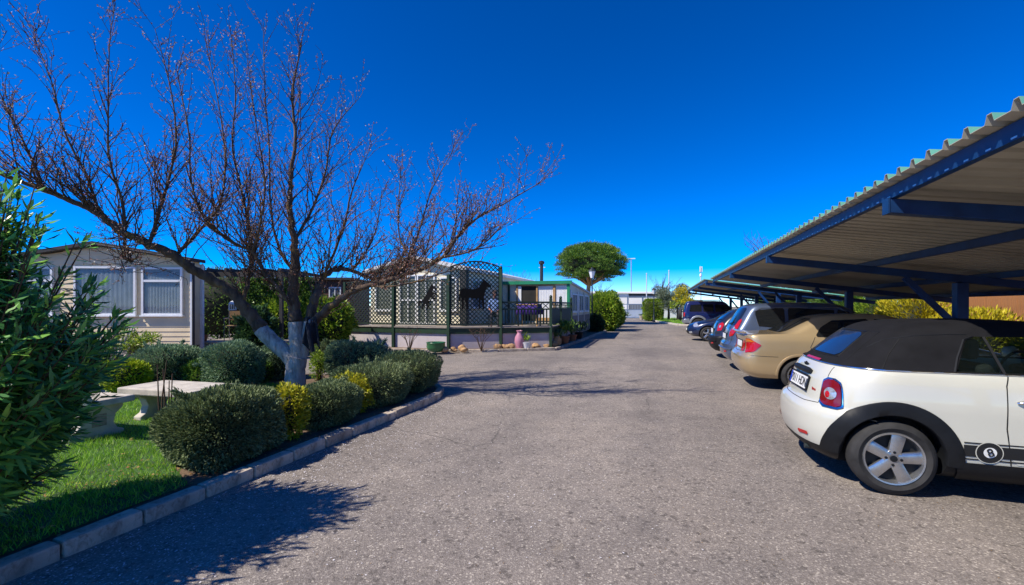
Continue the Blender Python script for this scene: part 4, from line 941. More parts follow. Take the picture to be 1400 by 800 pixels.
def blue_suv():
    t = thing('parked_car', 'blue off-road car with grey wheel arches and covered spare wheel on its back', 'car', (1.25, 32.1, 0), 0, 'cars parked under the carports')
    L, W, H = 4.3, .875, 1.86
    c = Car(L=L, W=W, H=H, z0=.36, sup=4.0, barrel=.03, axles=(.95, L - .85), r=.37, arch_r=.43,
            rear=[(.36, .15), (.45, .03), (.55, 0), (.72, .0), (.76, .05), (1.0, .06), (1.2, .08), (1.6, .18), (1.75, .25), (1.82, .34), (1.85, .6), (1.86, .9)],
            front=[(.36, L - .15), (.5, L), (.8, L), (.95, L - .06), (1.05, L - .3), (1.12, L - 1.0), (1.18, L - 1.2), (1.7, L - 1.65), (1.8, L - 1.8), (1.84, L - 2.0), (1.86, L - 2.3)],
            wid=[(.36, .80), (.5, .86), (.8, .875), (1.05, .865), (1.15, .84), (1.5, .76), (1.72, .70), (1.79, .65), (1.83, .55), (1.86, .38)],
            rrad=[(.36, .25), (1.2, .22), (1.86, .25)], frad=[(.36, .4), (1.0, .4), (1.86, .3)], levels=[.72, .74, .76, 1.0, 1.05, 1.08, 1.12, 1.78, 1.81, 1.83, 1.845])
    c.make_bvh()
    cut_body(t, c, 'body', M['blue'], .36, H, black=.37)
    panels(t, c, M['blue'], [[(.42, 1.17), (.50, 1.62), (1.15, 1.64), (1.15, 1.17)], [(1.25, 1.17), (1.25, 1.64), (1.85, 1.64), (1.85, 1.17)], [(1.95, 1.17), (1.95, 1.64), (2.6, 1.62), (2.95, 1.17)]],
           [[(1.90, 1.12), (1.90, .5), (2.95, .5), (2.95, 1.12)]], [[(1.89, 1.14), (1.89, .48)], [(2.97, 1.14), (2.97, .48)]], [(2.05, .98)])
    for s in (-1, 1):
        sd = 'side' if s < 0 else 'left'
        for x in c.axles: c.arch(sd, x, .38, .425, .55, -8, 188, .05).build('wheel_arch_flare', M['silver'], t, 50)
        c.patch(sd, rpoly([(.03, .45), (.03, .72), (.42, .74), (.42, .45)], .03), .012, 5, 8).build('bumper_side', M['silver'], t, 60)
        c.patch(sd, rpoly([(1.5, .38), (1.45, .62), (L - 1.4, .62), (L - 1.45, .38)], .03), .012, 5, 12).build('lower_cladding', M['silver'], t, 60)
        c.patch((R(40) * -s, .15, .74 * s), rpoly([(-.09 * s, .86), (-.09 * s, 1.12), (.07 * s, 1.12), (.07 * s, .86)], .02), .012, 8, 6).build('tail_lamp', M['red'], t, 60)
        c.patch('front', rpoly([(s * .45, .78), (s * .45, .95), (s * .72, .95), (s * .72, .78)], .03), .01, 5, 6).build('headlamp', M['lens'], t, 60)
        m = MB(); m.box((L - 1.45, s * .98, 1.2), (.1, .2, .16)); bevel_obj(m.build('wing_mirror', M['blue'], t), .03)
    c.patch('rear', rpoly([(-.62, .46), (-.66, .72), (.66, .72), (.62, .46)], .03), .014, 5, 12).build('rear_bumper', M['silver'], t, 60)
    c.patch('rear', rpoly([(-.60, 1.18), (-.54, 1.66), (.54, 1.66), (.60, 1.18)], .05), .006, 8, 12).build('rear_window', M['darkglass'], t, 60)
    sp = MB(); sp.lathe([(.001, -.21), (.25, -.21), (.33, -.19), (.37, -.12), (.37, -.02), (.30, .02), (.001, .03)], 32, (-.02, .0, .98), axis='x', cap=False); sp.build('spare_wheel_cover', M['rubber'], t, 40)
    c.patch('top', rpoly([(L - 1.9, -.56), (L - 1.9, .56), (L - 1.25, .7), (L - 1.25, -.7)], .05), .005, 8, 12).build('windscreen', M['darkglass'], t, 60)
    for s in (-1, 1): rr = MB(); rr.tube([(.7, s * .58, 1.84), (.75, s * .58, 1.90), (2.3, s * .58, 1.91), (2.4, s * .58, 1.84)], .018, 6); rr.build('roof_rail', M['plastic'], t)
    wheel_set(t, c.axles, W + .005, .37, .24, .21, (6, .07, .08, .003))
blue_suv()

# ================================================================== VEGETATION
def unit(n):
    v = nrg.normal(size=(n, 3)); return v / np.linalg.norm(v, axis=1, keepdims=True)
def leaves(P, N, length, width, spread=0.6, up=0.25, fold=0.15, jit=0.35):
    """one leaf-shaped quad per point, pointing about along N"""
    n = len(P)
    D = N + unit(n) * spread + np.array([0, 0, up]); D /= np.linalg.norm(D, axis=1, keepdims=True)
    S = np.cross(D, unit(n)); S /= np.linalg.norm(S, axis=1, keepdims=True) + 1e-9
    U = np.cross(S, D)
    L = length * nrg.uniform(1 - jit, 1 + jit, (n, 1)); w = width * nrg.uniform(1 - jit, 1 + jit, (n, 1)) * 0.5
    V = np.zeros((n, 4, 3))
    V[:, 0] = P; V[:, 1] = P + D * L * 0.45 + S * w + U * L * fold; V[:, 2] = P + D * L; V[:, 3] = P + D * L * 0.45 - S * w + U * L * fold
    return V.reshape(-1, 3)
def lump(d, seed, amp, freq=3.0):
    """cheap smooth noise on directions"""
    r = np.random.default_rng(seed); s = np.zeros(len(d))
    for k in range(7):
        w = r.normal(size=3) * freq * (0.6 + 0.25 * k); s += np.sin(d @ w + r.uniform(0, 6.28)) / (1 + 0.35 * k)
    return 1 + amp * s / 2.2
def blob(n, size, seed, p=2.6, amp=0.10, shell=0.30, flat=0.0):
    """points in the outer shell of a lumpy, slightly boxy shrub standing on z = 0"""
    d = unit(n); e = (np.abs(d) ** p).sum(1) ** (-1 / p); r = e * lump(d, seed, amp)
    q = 1 - shell * nrg.random(n) ** 1.6
    P = d * (r * q)[:, None]
    P = P * np.array([size[0] / 2, size[1] / 2, size[2] / 2]) + np.array([0, 0, size[2] / 2])
    P[:, 2] = np.maximum(P[:, 2], 0.02)
    N = d / np.array([size[0], size[1], size[2]]) ; N /= np.linalg.norm(N, axis=1, keepdims=True)
    return P, N
def core_mesh(name, size, seed, p=2.6, amp=0.1, k=0.80):  # added solid blob, blocks the view through and darkens the inside
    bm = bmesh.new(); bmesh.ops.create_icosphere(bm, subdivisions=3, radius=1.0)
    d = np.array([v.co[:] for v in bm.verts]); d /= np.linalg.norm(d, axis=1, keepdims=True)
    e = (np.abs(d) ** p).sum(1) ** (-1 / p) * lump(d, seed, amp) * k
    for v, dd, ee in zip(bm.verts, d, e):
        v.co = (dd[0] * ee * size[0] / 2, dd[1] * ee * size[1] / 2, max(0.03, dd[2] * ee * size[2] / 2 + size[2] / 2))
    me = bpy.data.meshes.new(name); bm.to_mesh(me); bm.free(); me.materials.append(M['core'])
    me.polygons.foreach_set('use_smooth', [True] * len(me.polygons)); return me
def shrub(name, label, cat, loc, size, mat, n, leaf=(0.05, 0.016), seed=1, p=2.6, amp=0.10, shell=0.30, rotz=0.0, group=None, spread=0.6, up=0.3, core=0.80, lift=0.0):
    t = thing(name, label, cat, loc, rotz, group)
    P, N = blob(n, size, seed, p, amp, shell)
    ns = max(6, n // 1400); sd = unit(ns); sd[:, 2] = np.abs(sd[:, 2]); si = nrg.integers(0, ns, n // 14)   # stray sprigs break the outline
    base_ = sd * np.array([size[0], size[1], size[2]]) * .46 * ((np.abs(sd) ** p).sum(1) ** (-1 / p))[:, None] + np.array([0, 0, size[2] * .5])
    Q = base_[si] + sd[si] * (nrg.random((len(si), 1)) * .16 * min(1.0, size[2])) + nrg.normal(0, .35 * leaf[0], (len(si), 3))
    P = np.concatenate([P, Q]); N = np.concatenate([N, sd[si]]); P[:, 2] = np.maximum(P[:, 2], .02) + lift
    link('foliage', quads_np('foliage', leaves(P, N, leaf[0], leaf[1], spread, up), M[mat]), t)
    c = link('shade_core', core_mesh('shade_core', size, seed, p, amp, core), t); c.location = (0, 0, lift)
    st = MB()
    for k in range(5):
        a = k * 1.26 + seed; st.tube([(0.03 * math.cos(a), 0.03 * math.sin(a), -0.03), (size[0] * .12 * math.cos(a), size[1] * .12 * math.sin(a), lift + size[2] * .4)], [.018, .01], 5)
    for k in range(4): a = k * 1.7 + seed * .3; st.tube([(size[0] * .2 * math.cos(a), size[1] * .2 * math.sin(a), lift + size[2] * .7), (size[0] * .33 * math.cos(a), size[1] * .33 * math.sin(a), lift + size[2] * 1.05)], [.004, .002], 4)
    st.build('stem', M['twig'], t)['kind'] = 'stuff'
    return t
def on_bed(px, py, h=0.075): v = gnd(px, py, h); return (v.x, v.y, h)

HG = 'clipped hedge plants along the kerb'
# front row, along the kerb (x about -3.9), nearest first
shrub('hedge_shrub', 'long clipped grey green hedge block nearest the camera beside the stone table', 'hedge', (-4.05, 3.30, .07), (.80, .84, .62), 'santolina', 46000, (.034, .012), 3, p=5.5, amp=.11, group=HG, shell=.30)
shrub('hedge_shrub', 'yellow variegated shrub between the nearest hedge block and a grey green dome', 'shrub', (-3.90, 3.98, .07), (.36, .40, .56), 'yellow_leaf', 2600, (.042, .024), 5, p=2.4, amp=.20, group=HG, lift=.02, shell=.5, core=.6)
shrub('hedge_shrub', 'rounded grey green hedge dome between the two yellow kerb shrubs', 'hedge', (-3.96, 4.62, .07), (.66, .80, .50), 'santolina', 22000, (.038, .011), 8, p=3.0, amp=.12, group=HG)
shrub('hedge_shrub', 'yellow variegated shrub squeezed in front of the long far hedge block', 'shrub', (-4.02, 5.22, .07), (.46, .46, .52), 'yellow_leaf', 2600, (.042, .024), 13, p=2.4, amp=.2, group=HG, shell=.5, core=.6)
shrub('hedge_shrub', 'dark grey green hedge block standing third along the kerb', 'hedge', (-4.16, 5.92, .07), (.95, 1.10, .58), 'santolina', 26000, (.038, .011), 21, p=3.4, amp=.12, group=HG)
shrub('hedge_shrub', 'last grey green hedge block at the kerb corner by the side lane', 'hedge', (-4.22, 6.98, .07), (1.0, .95, .62), 'santolina', 22000, (.040, .012), 25, p=3.4, amp=.12, group=HG)
shrub('hedge_shrub', 'loose grey green shrub behind the corner hedge block with taller tips', 'shrub', (-5.55, 7.45, .07), (1.5, .9, .78), 'santolina_blue', 16000, (.045, .014), 27, p=2.4, amp=.18, group=HG)
shrub('hedge_shrub', 'small lime green sprig plant behind the corner hedge block', 'shrub', (-6.1, 7.5, .07), (.34, .34, .30), 'lime_leaf', 700, (.05, .024), 28, amp=.2, shell=.6, core=.5)
# second row, behind the lawn
RG = 'shrubs behind the lawn'
b = on_bed(172, 543); shrub('round_shrub', 'bright lime green ball shrub beside the stone table', 'shrub', b, (.62, .62, .52), 'lime_leaf', 4200, (.042, .026), 31, p=2.2, amp=.06, group=RG, shell=.35, lift=.08)
b = on_bed(231, 530); shrub('round_shrub', 'pale blue green clipped shrub directly behind the stone table', 'shrub', b, (.98, .9, .74), 'santolina_blue', 15000, (.045, .014), 33, p=3.0, amp=.09, group=RG)
b = on_bed(276, 531); shrub('round_shrub', 'small dark leafy ball shrub between two blue green shrubs', 'shrub', b, (.56, .5, .50), 'green_leaf', 3000, (.045, .026), 35, p=2.3, amp=.1, group=RG)
b = on_bed(320, 531); shrub('round_shrub', 'blue green clipped shrub in front of the wooden deck', 'shrub', b, (.92, .85, .80), 'santolina_blue', 15000, (.045, .014), 37, p=3.0, amp=.09, group=RG)
b = on_bed(357, 522); shrub('round_shrub', 'little dark green shrub just left of the almond trunk', 'shrub', b, (.38, .38, .40), 'green_leaf', 1500, (.045, .026), 39, p=2.3, amp=.1, group=RG)
b = on_bed(380, 518); shrub('round_shrub', 'blue green shrub half hidden behind the almond trunk', 'shrub', b, (.62, .6, .72), 'santolina_blue', 9000, (.045, .014), 41, p=3.0, amp=.09, group=RG)
b = on_bed(452, 503); shrub('round_shrub', 'grey green clipped dome right of the almond trunk', 'shrub', b, (.80, .7, .62), 'santolina', 11000, (.045, .014), 43, p=2.8, amp=.08, group=RG)
b = on_bed(436, 520); shrub('round_shrub', 'small yellow tipped plant at the foot of the almond tree', 'shrub', b, (.36, .3, .62), 'bright_leaf', 900, (.05, .022), 45, p=2.2, amp=.2, group=RG, shell=.8, core=.3)
b = on_bed(110, 530); shrub('round_shrub', 'silvery shrub behind the bench seen through the oleander', 'shrub', b, (.9, .7, .75), 'santolina_blue', 9000, (.05, .016), 46, p=2.6, amp=.1, group=RG)

# pruned oleander with bare cut stems in front of the cream home
def pruned():
    b = on_bed(152, 508); t = thing('pruned_shrub', 'half pruned shrub with bare pale stems before the cream mobile home window', 'shrub', b)
    P = []; N = []
    for k in range(11):
        a = R(-70 + 24 * k + rnd.uniform(-8, 8)); L = rnd.uniform(.8, 1.35); lean = rnd.uniform(.15, .6)
        d = Vector((math.cos(a) * lean, math.sin(a) * lean, 1)).normalized()
        p0 = Vector((.05 * math.cos(a), .05 * math.sin(a), -.03)); mid = p0 + d * L * .5; tip = mid + (d + Vector((rnd.uniform(-.3, .3), rnd.uniform(-.2, .2), .1))) * L * .45
        st = MB(); st.tube([p0, mid, tip], [.026, .021, .014], 6); st.build('stem', M['bench'], t, 60)
        if k % 3 != 1:
            q0 = mid; q1 = mid + Vector((CS * .5 + rnd.uniform(-.2, .3), SN * .5 + rnd.uniform(-.3, .3), rnd.uniform(.1, .5)))
            st = MB(); st.tube([q0, q1], [.012, .006], 5); st.build('stem', M['twig'], t, 60)
            for j in range(130):
                f = rnd.uniform(.15, 1.05); p = q0.lerp(q1, f) + Vector((rnd.gauss(0, .035), rnd.gauss(0, .035), rnd.gauss(0, .035))); P.append(p[:]); N.append(((q1 - q0).normalized() * .4)[:])
    link('foliage', quads_np('foliage', leaves(np.array(P), np.array(N), .11, .024, .9, .3), M['bright_leaf']), t)
pruned()

# big oleander in the left foreground
def oleander():
    base = Vector((-4.08, 1.40, .075)); t = thing('oleander_bush', 'large dense dark green oleander bush filling the left foreground', 'bush', base)
    stems = MB(); V = []
    for k in range(900):
        a = rnd.uniform(0, 6.28); rr = math.sqrt(rnd.random()) * .96
        tip = Vector((rr * math.cos(a) * 1.0, rr * math.sin(a) * 1.02, 0))
        zt = 2.32 * math.sqrt(max(.05, 1 - (rr / 1.06) ** 4)) * rnd.uniform(.70, 1.0)
        if rr > .45: zt *= rnd.uniform(.50, 1.0) if rnd.random() < .8 else rnd.uniform(.25, .6)
        tip.z = max(.3, zt)
        if tip.z < 1.0: tip.x *= .45 + .5 * tip.z; tip.y *= .45 + .5 * tip.z
        p0 = Vector((.20 * math.cos(a) * rnd.random(), .20 * math.sin(a) * rnd.random(), -.02)); c1 = p0.lerp(tip, .5) + Vector((0, 0, .12))
        pts = []
        for i in range(9): s = i / 8; pts.append(p0 * (1 - s) ** 2 + c1 * 2 * s * (1 - s) + tip * s * s)
        stems.tube(pts, [.012 - .009 * i / 8 for i in range(9)], 4)
        nw = 17
        for j in range(nw):
            s = .34 + .66 * (j + rnd.random() * .6) / nw; s = min(s, 1.0)
            p = p0 * (1 - s) ** 2 + c1 * 2 * s * (1 - s) + tip * s * s; ax = ((tip - c1) * s + (c1 - p0) * (1 - s)).normalized()
            s0 = ax.cross(Vector((.3, .5, .8))).normalized(); s1 = ax.cross(s0); ph = rnd.uniform(0, 6.28)
            for m in range(3 if j < nw - 2 else 4):
                w = ph + m * 2.094 + rnd.uniform(-.3, .3); out = s0 * math.cos(w) + s1 * math.sin(w)
                ang = rnd.uniform(.6, 1.45) if j < nw - 2 else rnd.uniform(.3, .9)
                d = (ax * math.cos(ang) + out * math.sin(ang)); d.z -= rnd.uniform(0, .35); d.normalize()
                L = rnd.uniform(.085, .15); wd = L * rnd.uniform(.07, .095)
                sd = d.cross(ax); sd = (sd if sd.length > .01 else d.cross(Vector((0, 0, 1)))).normalized(); nn = sd.cross(d)
                q1 = p + d * L * .3; q2 = p + d * L * .65 - Vector((0, 0, .012)); q3 = p + d * L - Vector((0, 0, .03 * rnd.random()))
                V.append([p, q1 + sd * wd, q2 + sd * wd * .9, q3, q2 - sd * wd * .9, q1 - sd * wd])
    V = np.array([[v[:] for v in q] for q in V])
    me = quads_np('foliage', V.reshape(-1, 3), M['oleander'], n=6)
    link('foliage', me, t); stems.build('stem', M['twig'], t)
oleander()

# ---------------------------------------------------------------- almond tree
def almond():
    base = at(405, 536, 8.0); base.z = 0.075
    t = thing('almond_tree', 'leafless almond tree with pink buds and whitewashed forked trunk', 'tree', base)
    B = lambda px, py, Z: at(px, py, Z) - base
    def spline(ctrl, n=6):
        P = [Vector(c[:3]) for c in ctrl]; Rr = [c[3] for c in ctrl]; out = []; rad = []
        for i in range(len(P) - 1):
            p0 = P[max(i - 1, 0)]; p1 = P[i]; p2 = P[i + 1]; p3 = P[min(i + 2, len(P) - 1)]
            for k in range(n):
                s = k / n
                out.append(.5 * ((2 * p1) + (p2 - p0) * s + (2 * p0 - 5 * p1 + 4 * p2 - p3) * s * s + (3 * p1 - p0 - 3 * p2 + p3) * s ** 3)); rad.append(Rr[i] * (1 - s) + Rr[i + 1] * s)
        out.append(P[-1]); rad.append(Rr[-1]); return out, rad
    def limb(ctrl): return spline([(*B(px, py, Z), r) for px, py, Z, r in ctrl])
    def rough(pts, rad, s, amp=.08): return [r * (1 + amp * math.sin(i * 1.9 + s) * math.cos(i * .83 + s * 2)) for i, r in enumerate(rad)]
    trunk = MB(); p, r = limb([(405, 545, 8.0, .21), (404, 528, 8.0, .175), (404, 505, 8.0, .165), (407, 488, 8.0, .165)]); trunk.tube(p, rough(p, r, 1, .05), 14)
    p, r = limb([(404, 500, 8.0, .12), (392, 484, 8.0, .135), (374, 468, 7.98, .13), (356, 450, 7.95, .125)]); trunk.tube(p, rough(p, r, 2, .05), 12)
    p, r = limb([(407, 495, 8.0, .13), (407, 475, 8.0, .135), (405, 458, 8.0, .125), (404, 440, 8.0, .12)]); trunk.tube(p, rough(p, r, 3, .05), 12)
    p, r = limb([(411, 490, 8.02, .10), (418, 468, 8.04, .105), (421, 452, 8.05, .10), (423, 440, 8.06, .095)]); trunk.tube(p, rough(p, r, 4, .05), 12)
    trunk.build('trunk', M['wash'], t, 60)
    limbs = [
        [(357, 451, 7.95, .122), (345, 434, 7.9, .118), (322, 405, 7.8, .105), (290, 383, 7.65, .095), (262, 368, 7.5, .09), (236, 348, 7.35, .082), (200, 332, 7.2, .075), (168, 318, 7.05, .068), (135, 292, 6.9, .055), (95, 274, 6.7, .045), (55, 258, 6.5, .038), (0, 238, 6.3, .028), (-50, 214, 6.1, .016)],
        [(404, 441, 8.0, .118), (402, 420, 8.0, .11), (400, 396, 8.0, .10), (404, 362, 8.0, .085), (402, 325, 8.0, .07), (396, 285, 8.0, .055), (398, 240, 8.0, .042), (404, 190, 8.0, .032), (400, 130, 8.0, .022), (412, 62, 8.0, .010)],
        [(423, 441, 8.06, .092), (428, 416, 8.1, .085), (436, 394, 8.2, .075), (440, 380, 8.3, .065), (455, 370, 8.4, .055), (480, 370, 8.6, .045), (515, 382, 8.9, .035), (545, 372, 9.1, .026), (580, 345, 9.3, .016), (592, 300, 9.4, .008)],
        [(423, 450, 8.04, .085), (436, 434, 7.95, .078), (455, 417, 7.85, .07), (478, 400, 7.75, .062), (505, 390, 7.65, .056), (540, 380, 7.5, .048), (575, 368, 7.4, .040), (605, 352, 7.3, .032), (625, 325, 7.2, .026), (650, 300, 7.15, .020), (690, 278, 7.1, .014), (738, 250, 7.0, .006)],
        [(330, 415, 7.8, .06), (338, 392, 7.9, .055), (340, 372, 8.0, .05), (345, 350, 8.1, .045), (340, 310, 8.2, .038), (330, 260, 8.3, .030), (318, 200, 8.3, .022), (322, 130, 8.3, .014), (316, 50, 8.3, .006)],
        [(402, 425, 7.95, .05), (385, 400, 7.8, .045), (362, 375, 7.6, .04), (345, 345, 7.4, .036), (315, 330, 7.2, .032), (280, 300, 7.0, .026), (262, 250, 6.9, .020), (258, 180, 6.8, .014), (240, 90, 6.8, .006)],
        [(204, 334, 7.2, .045), (215, 300, 7.2, .038), (228, 255, 7.2, .030), (240, 200, 7.2, .022), (235, 130, 7.2, .014), (212, 40, 7.2, .006)],
        [(170, 320, 7.05, .04), (168, 280, 7.05, .032), (150, 220, 7.0, .024), (148, 150, 7.0, .016), (150, 60, 7.0, .009), (158, 5, 7.0, .004)],
        [(135, 292, 6.9, .035), (118, 240, 6.85, .028), (88, 180, 6.8, .020), (70, 110, 6.8, .012), (42, 40, 6.8, .005)],
        [(240, 350, 7.4, .045), (270, 318, 7.7, .038), (300, 280, 8.0, .03), (308, 220, 8.2, .022), (300, 150, 8.3, .014), (282, 60, 8.3, .006)],
        [(401, 330, 8.0, .045), (425, 290, 8.2, .036), (445, 235, 8.3, .026), (455, 180, 8.4, .018), (490, 135, 8.5, .006)],
        [(400, 370, 8.0, .045), (380, 335, 8.3, .036), (370, 280, 8.5, .028), (368, 200, 8.6, .018), (362, 120, 8.6, .012), (360, 30, 8.6, .005)],
        [(440, 384, 8.25, .04), (455, 350, 8.0, .034), (470, 310, 7.8, .026), (482, 260, 7.7, .018), (505, 205, 7.6, .006)],
        [(540, 380, 7.5, .03), (560, 350, 7.6, .026), (575, 310, 7.7, .020), (590, 260, 7.7, .014), (620, 205, 7.7, .006)],
        [(605, 352, 7.3, .024), (640, 345, 7.2, .02), (665, 330, 7.1, .015), (690, 305, 7.0, .006)],
        [(505, 390, 7.65, .03), (530, 392, 7.4, .024), (570, 385, 7.2, .018), (610, 372, 7.0, .012), (655, 362, 6.9, .005)],
        [(575, 368, 7.4, .026), (548, 330, 7.5, .02), (545, 285, 7.5, .014), (548, 232, 7.5, .005)],
        [(60, 260, 6.5, .025), (40, 210, 6.4, .02), (10, 150, 6.3, .014), (-25, 70, 6.3, .005)],
        [(168, 318, 7.05, .03), (175, 345, 6.9, .026), (180, 358, 6.8, .022), (165, 352, 6.7, .016), (172, 372, 6.65, .008)],
        [(345, 345, 7.4, .03), (355, 310, 7.1, .025), (362, 250, 6.9, .018), (350, 170, 6.8, .012), (338, 80, 6.8, .005)],
        [(480, 370, 8.6, .03), (500, 345, 8.7, .024), (515, 310, 8.8, .016), (522, 260, 8.8, .006)],
    ]
    lm = MB(); samples = []
    for i, l in enumerate(limbs):
        l = [(a, b, c, d * (max(.84, .99 - .05 * j) if i < 4 else .68)) for j, (a, b, c, d) in enumerate(l)]; p, r = limb(l); r2 = rough(p, r, i, .07); w = [Vector((rnd.gauss(0, .35), rnd.gauss(0, .35), rnd.gauss(0, .35))) * min(.03, q * .5) for q in r]
        p = [a + b for a, b in zip(p, w)] if i < 4 else [a + b for a, b in zip(p, w)]
        lm.tube(p, r2, 10 if i < 4 else 7)
        for k in range(len(p)):
            if r[k] < .085: samples.append((p[k], (p[min(k + 1, len(p) - 1)] - p[max(0, k - 1)]).normalized(), r[k], i))
    lm.build('limbs', M['limb'], t, 60)
    # shoots and twigs
    sh = MB(); tw = MB(); BP = []; BS = []
    def grow(p, d, L, r, depth, mb):
        n = 5 if depth == 0 else 4; pts = [p]; q = p.copy(); dd = d.copy()
        for k in range(n):
            dd = (dd + Vector((rnd.gauss(0, .19), rnd.gauss(0, .19), rnd.gauss(0, .09) + (.06 if depth == 0 else .02)))).normalized()
            q = q + dd * L / n; pts.append(q.copy())
        mb.tube(pts, [max(r * (1 - .8 * k / n), .0034 if depth == 0 else .0026) for k in range(n + 1)], 4, False)
        step = .045
        m = int(L / step)
        for k in range(m):
            f = (k + rnd.random()) / m
            if f < .12: continue
            i = min(int(f * n), n - 1); P = pts[i].lerp(pts[i + 1], f * n - i)
            if rnd.random() < .55: BP.append((P + Vector((rnd.gauss(0, .006), rnd.gauss(0, .006), rnd.gauss(0, .006))))[:]); BS.append(rnd.uniform(.35, 1.1))
            if depth == 0 and rnd.random() < .24:
                a = Vector((rnd.gauss(0, 1), rnd.gauss(0, 1), rnd.gauss(.3, .8))).normalized(); nd = (dd * 1.1 + a).normalized()
                grow(P, nd, rnd.uniform(.12, .60) * (1 - .5 * f), r * .45, 1, tw)
            elif depth == 1 and rnd.random() < .22:
                a = Vector((rnd.gauss(0, 1), rnd.gauss(0, 1), rnd.gauss(.2, .8))).normalized(); nd = (dd * .6 + a).normalized()
                tw.tube([P, P + nd * .05, P + nd * rnd.uniform(.06, .14)], [r * .5, r * .4, r * .25], 3, False); BP.append((P + nd * .08)[:]); BS.append(rnd.uniform(.5, 1.2))
    for (p, d, r, i) in samples:
        if r > .06 and rnd.random() < .55: continue
        for _ in range(3 if r < .05 else 2):
            if rnd.random() < .46: continue
            a = Vector((rnd.gauss(0, .95), rnd.gauss(0, .95), rnd.uniform(-.1, 1.1))).normalized()
            if i == 3 and rnd.random() < .4: a.z *= .3; a.normalize()
            nd = (a * .75 + d * .8 + Vector((0, 0, .25))).normalized(); L = rnd.uniform(.35, 1.25) * (1.25 if r > .02 else .6)
            grow(p, nd, L, min(r * .55, .0100), 0, sh)
    sh.build('shoots', M['twig'], t); tw.build('twigs', M['twig'], t)['kind'] = 'stuff'
    BP = np.array(BP); BS = np.array(BS); n = len(BP)
    V = leaves(BP, unit(n), .024, .018, 1.0, .2, .1, .5); V2 = leaves(BP, unit(n), .021, .017, 1.0, .2, .1, .5)
    o = link('blossom_buds', quads_np('blossom_buds', np.concatenate([V, V2]), M['blossom']), t); o['kind'] = 'stuff'
    print('ALMOND', n, len(sh.f), len(tw.f))
    # dark jacket hung in the fork
    j = thing('hung_jacket', 'dark jacket hung over the fork of the almond tree', 'jacket', at(428, 455, 7.85))
    J = MB(); rows = []
    for s in range(9):
        f = s / 8; row = []
        for k in range(13):
            g = k / 12 - .5; row.append(Vector((CS * g * (.16 + .16 * f), SN * g * (.16 + .16 * f), .22 - .46 * f - .06 * math.sin(g * 9 + f * 3))) + Vector((SN, -CS, 0)) * (.05 + .03 * math.sin(g * 14 + f * 2) + .05 * (1 - f)))
        rows.append(row)
    J.grid(rows); o = J.build('body', M['jacket'], j, 60); sm = o.modifiers.new('s', 'SOLIDIFY'); sm.thickness = .02
    J = MB(); J.lathe([(.01, -.06), (.035, -.045), (.045, 0), (.03, .045), (.01, .055)], 12, (-.02, -.06, .20), axis='x', cap=False); J.build('rolled_collar', M['jacket_grey'], j, 60)
    J = MB(); J.tube([Vector((-.02, -.08, .15)), Vector((.02, -.10, -.05)), Vector((.05, -.06, -.32))], [.05, .045, .035], 8); J.build('sleeve', M['jacket'], j, 60)
almond()

# ---------------------------------------------------------------- trees and hedges farther off
def limb_tree(name, label, loc, trunk, H, crown, mat, n, leaf, seed, group=None, puffs=14, puff=(.5, .9), zspan=(.5, 1.0), bark='bark'):
    """trunk and limbs carrying separate leaf clumps"""
    t = thing(name, label, 'tree', loc, 0, group); r = random.Random(seed); tb = MB()
    tb.tube([(0, 0, -.05), (.03, .02, H * .2), (-.02, .05, H * .42)], [trunk, trunk * .8, trunk * .65], 9)
    P = []; N = []
    for k in range(puffs):
        a = r.uniform(0, 6.28); q = math.sqrt(r.random()); z = H * r.uniform(*zspan)
        c = Vector((crown[0] / 2 * q * math.cos(a), crown[1] / 2 * q * math.sin(a), z)); s = r.uniform(*puff)
        tb.tube([(-.02, .05, H * .38), c * .5 + Vector((0, 0, H * .18)), c], [trunk * .4, trunk * .22, trunk * .08], 5, False)
        m = n // puffs; d = unit(m); rad = s * lump(d, seed + k, .18, 4) * (1 - .55 * nrg.random(m) ** 1.5)
        P.append(d * rad[:, None] * np.array([1, 1, .75]) + np.array(c[:])); N.append(d)
    tb.build('trunk', M[bark], t, 60)
    link('crown', quads_np('crown', leaves(np.concatenate(P), np.concatenate(N), leaf[0], leaf[1], .8, .2), M[mat]), t)
    return t
def stone_pine():
    loc = at(800, 440, 39.0); loc.z = .05; t = thing('stone_pine', 'umbrella shaped stone pine with dense round crown behind the lamp post', 'tree', loc)
    tb = MB(); tb.tube([(0, 0, -.1), (.1, 0, 1.4), (.25, .1, 2.6), (.3, .1, 3.4)], [.26, .22, .20, .17], 10)
    cx = .45
    P = []; N = []; r = random.Random(4)
    for k in range(330):
        a = r.uniform(0, 6.28); q = math.sqrt(r.random()); x = 2.8 * q * math.cos(a); y = 2.8 * q * math.sin(a)
        top = 4.95 + 1.75 * math.sqrt(max(0, 1 - q ** 2.4)); bot = 4.6 - 1.15 * math.sqrt(max(0, 1 - q ** 3))
        z = top - (.2 if r.random() < .45 else r.uniform(.2, max(.25, top - bot)))
        s = r.uniform(.36, .66); m = 210; d = unit(m); d[:, 2] = np.abs(d[:, 2]) * .8 + d[:, 2] * .2
        P.append(d * (s * (1 - .6 * nrg.random((m, 1)))) * np.array([1, 1, .8]) + np.array([x + cx, y, z])); N.append(d)
        if k % 14 == 0: tb.tube([(.3, .1, 3.2), (.3 + (x + cx) * .5, y * .5, 3.9), (x + cx, y, z - .2)], [.10, .06, .02], 5, False)
    ic = core_mesh('shade_core', (4.4, 4.4, 1.9), 3, 2.2, .08, 1.0); o = link('shade_core', ic, t); o.location = (cx, 0, 3.95)  # same added dark blob, filling the crown
    tb.build('trunk', M['woodtrim'], t, 60)
    link('crown', quads_np('crown', leaves(np.concatenate(P), np.concatenate(N), .17, .030, .45, .4), M['pine']), t)
stone_pine()
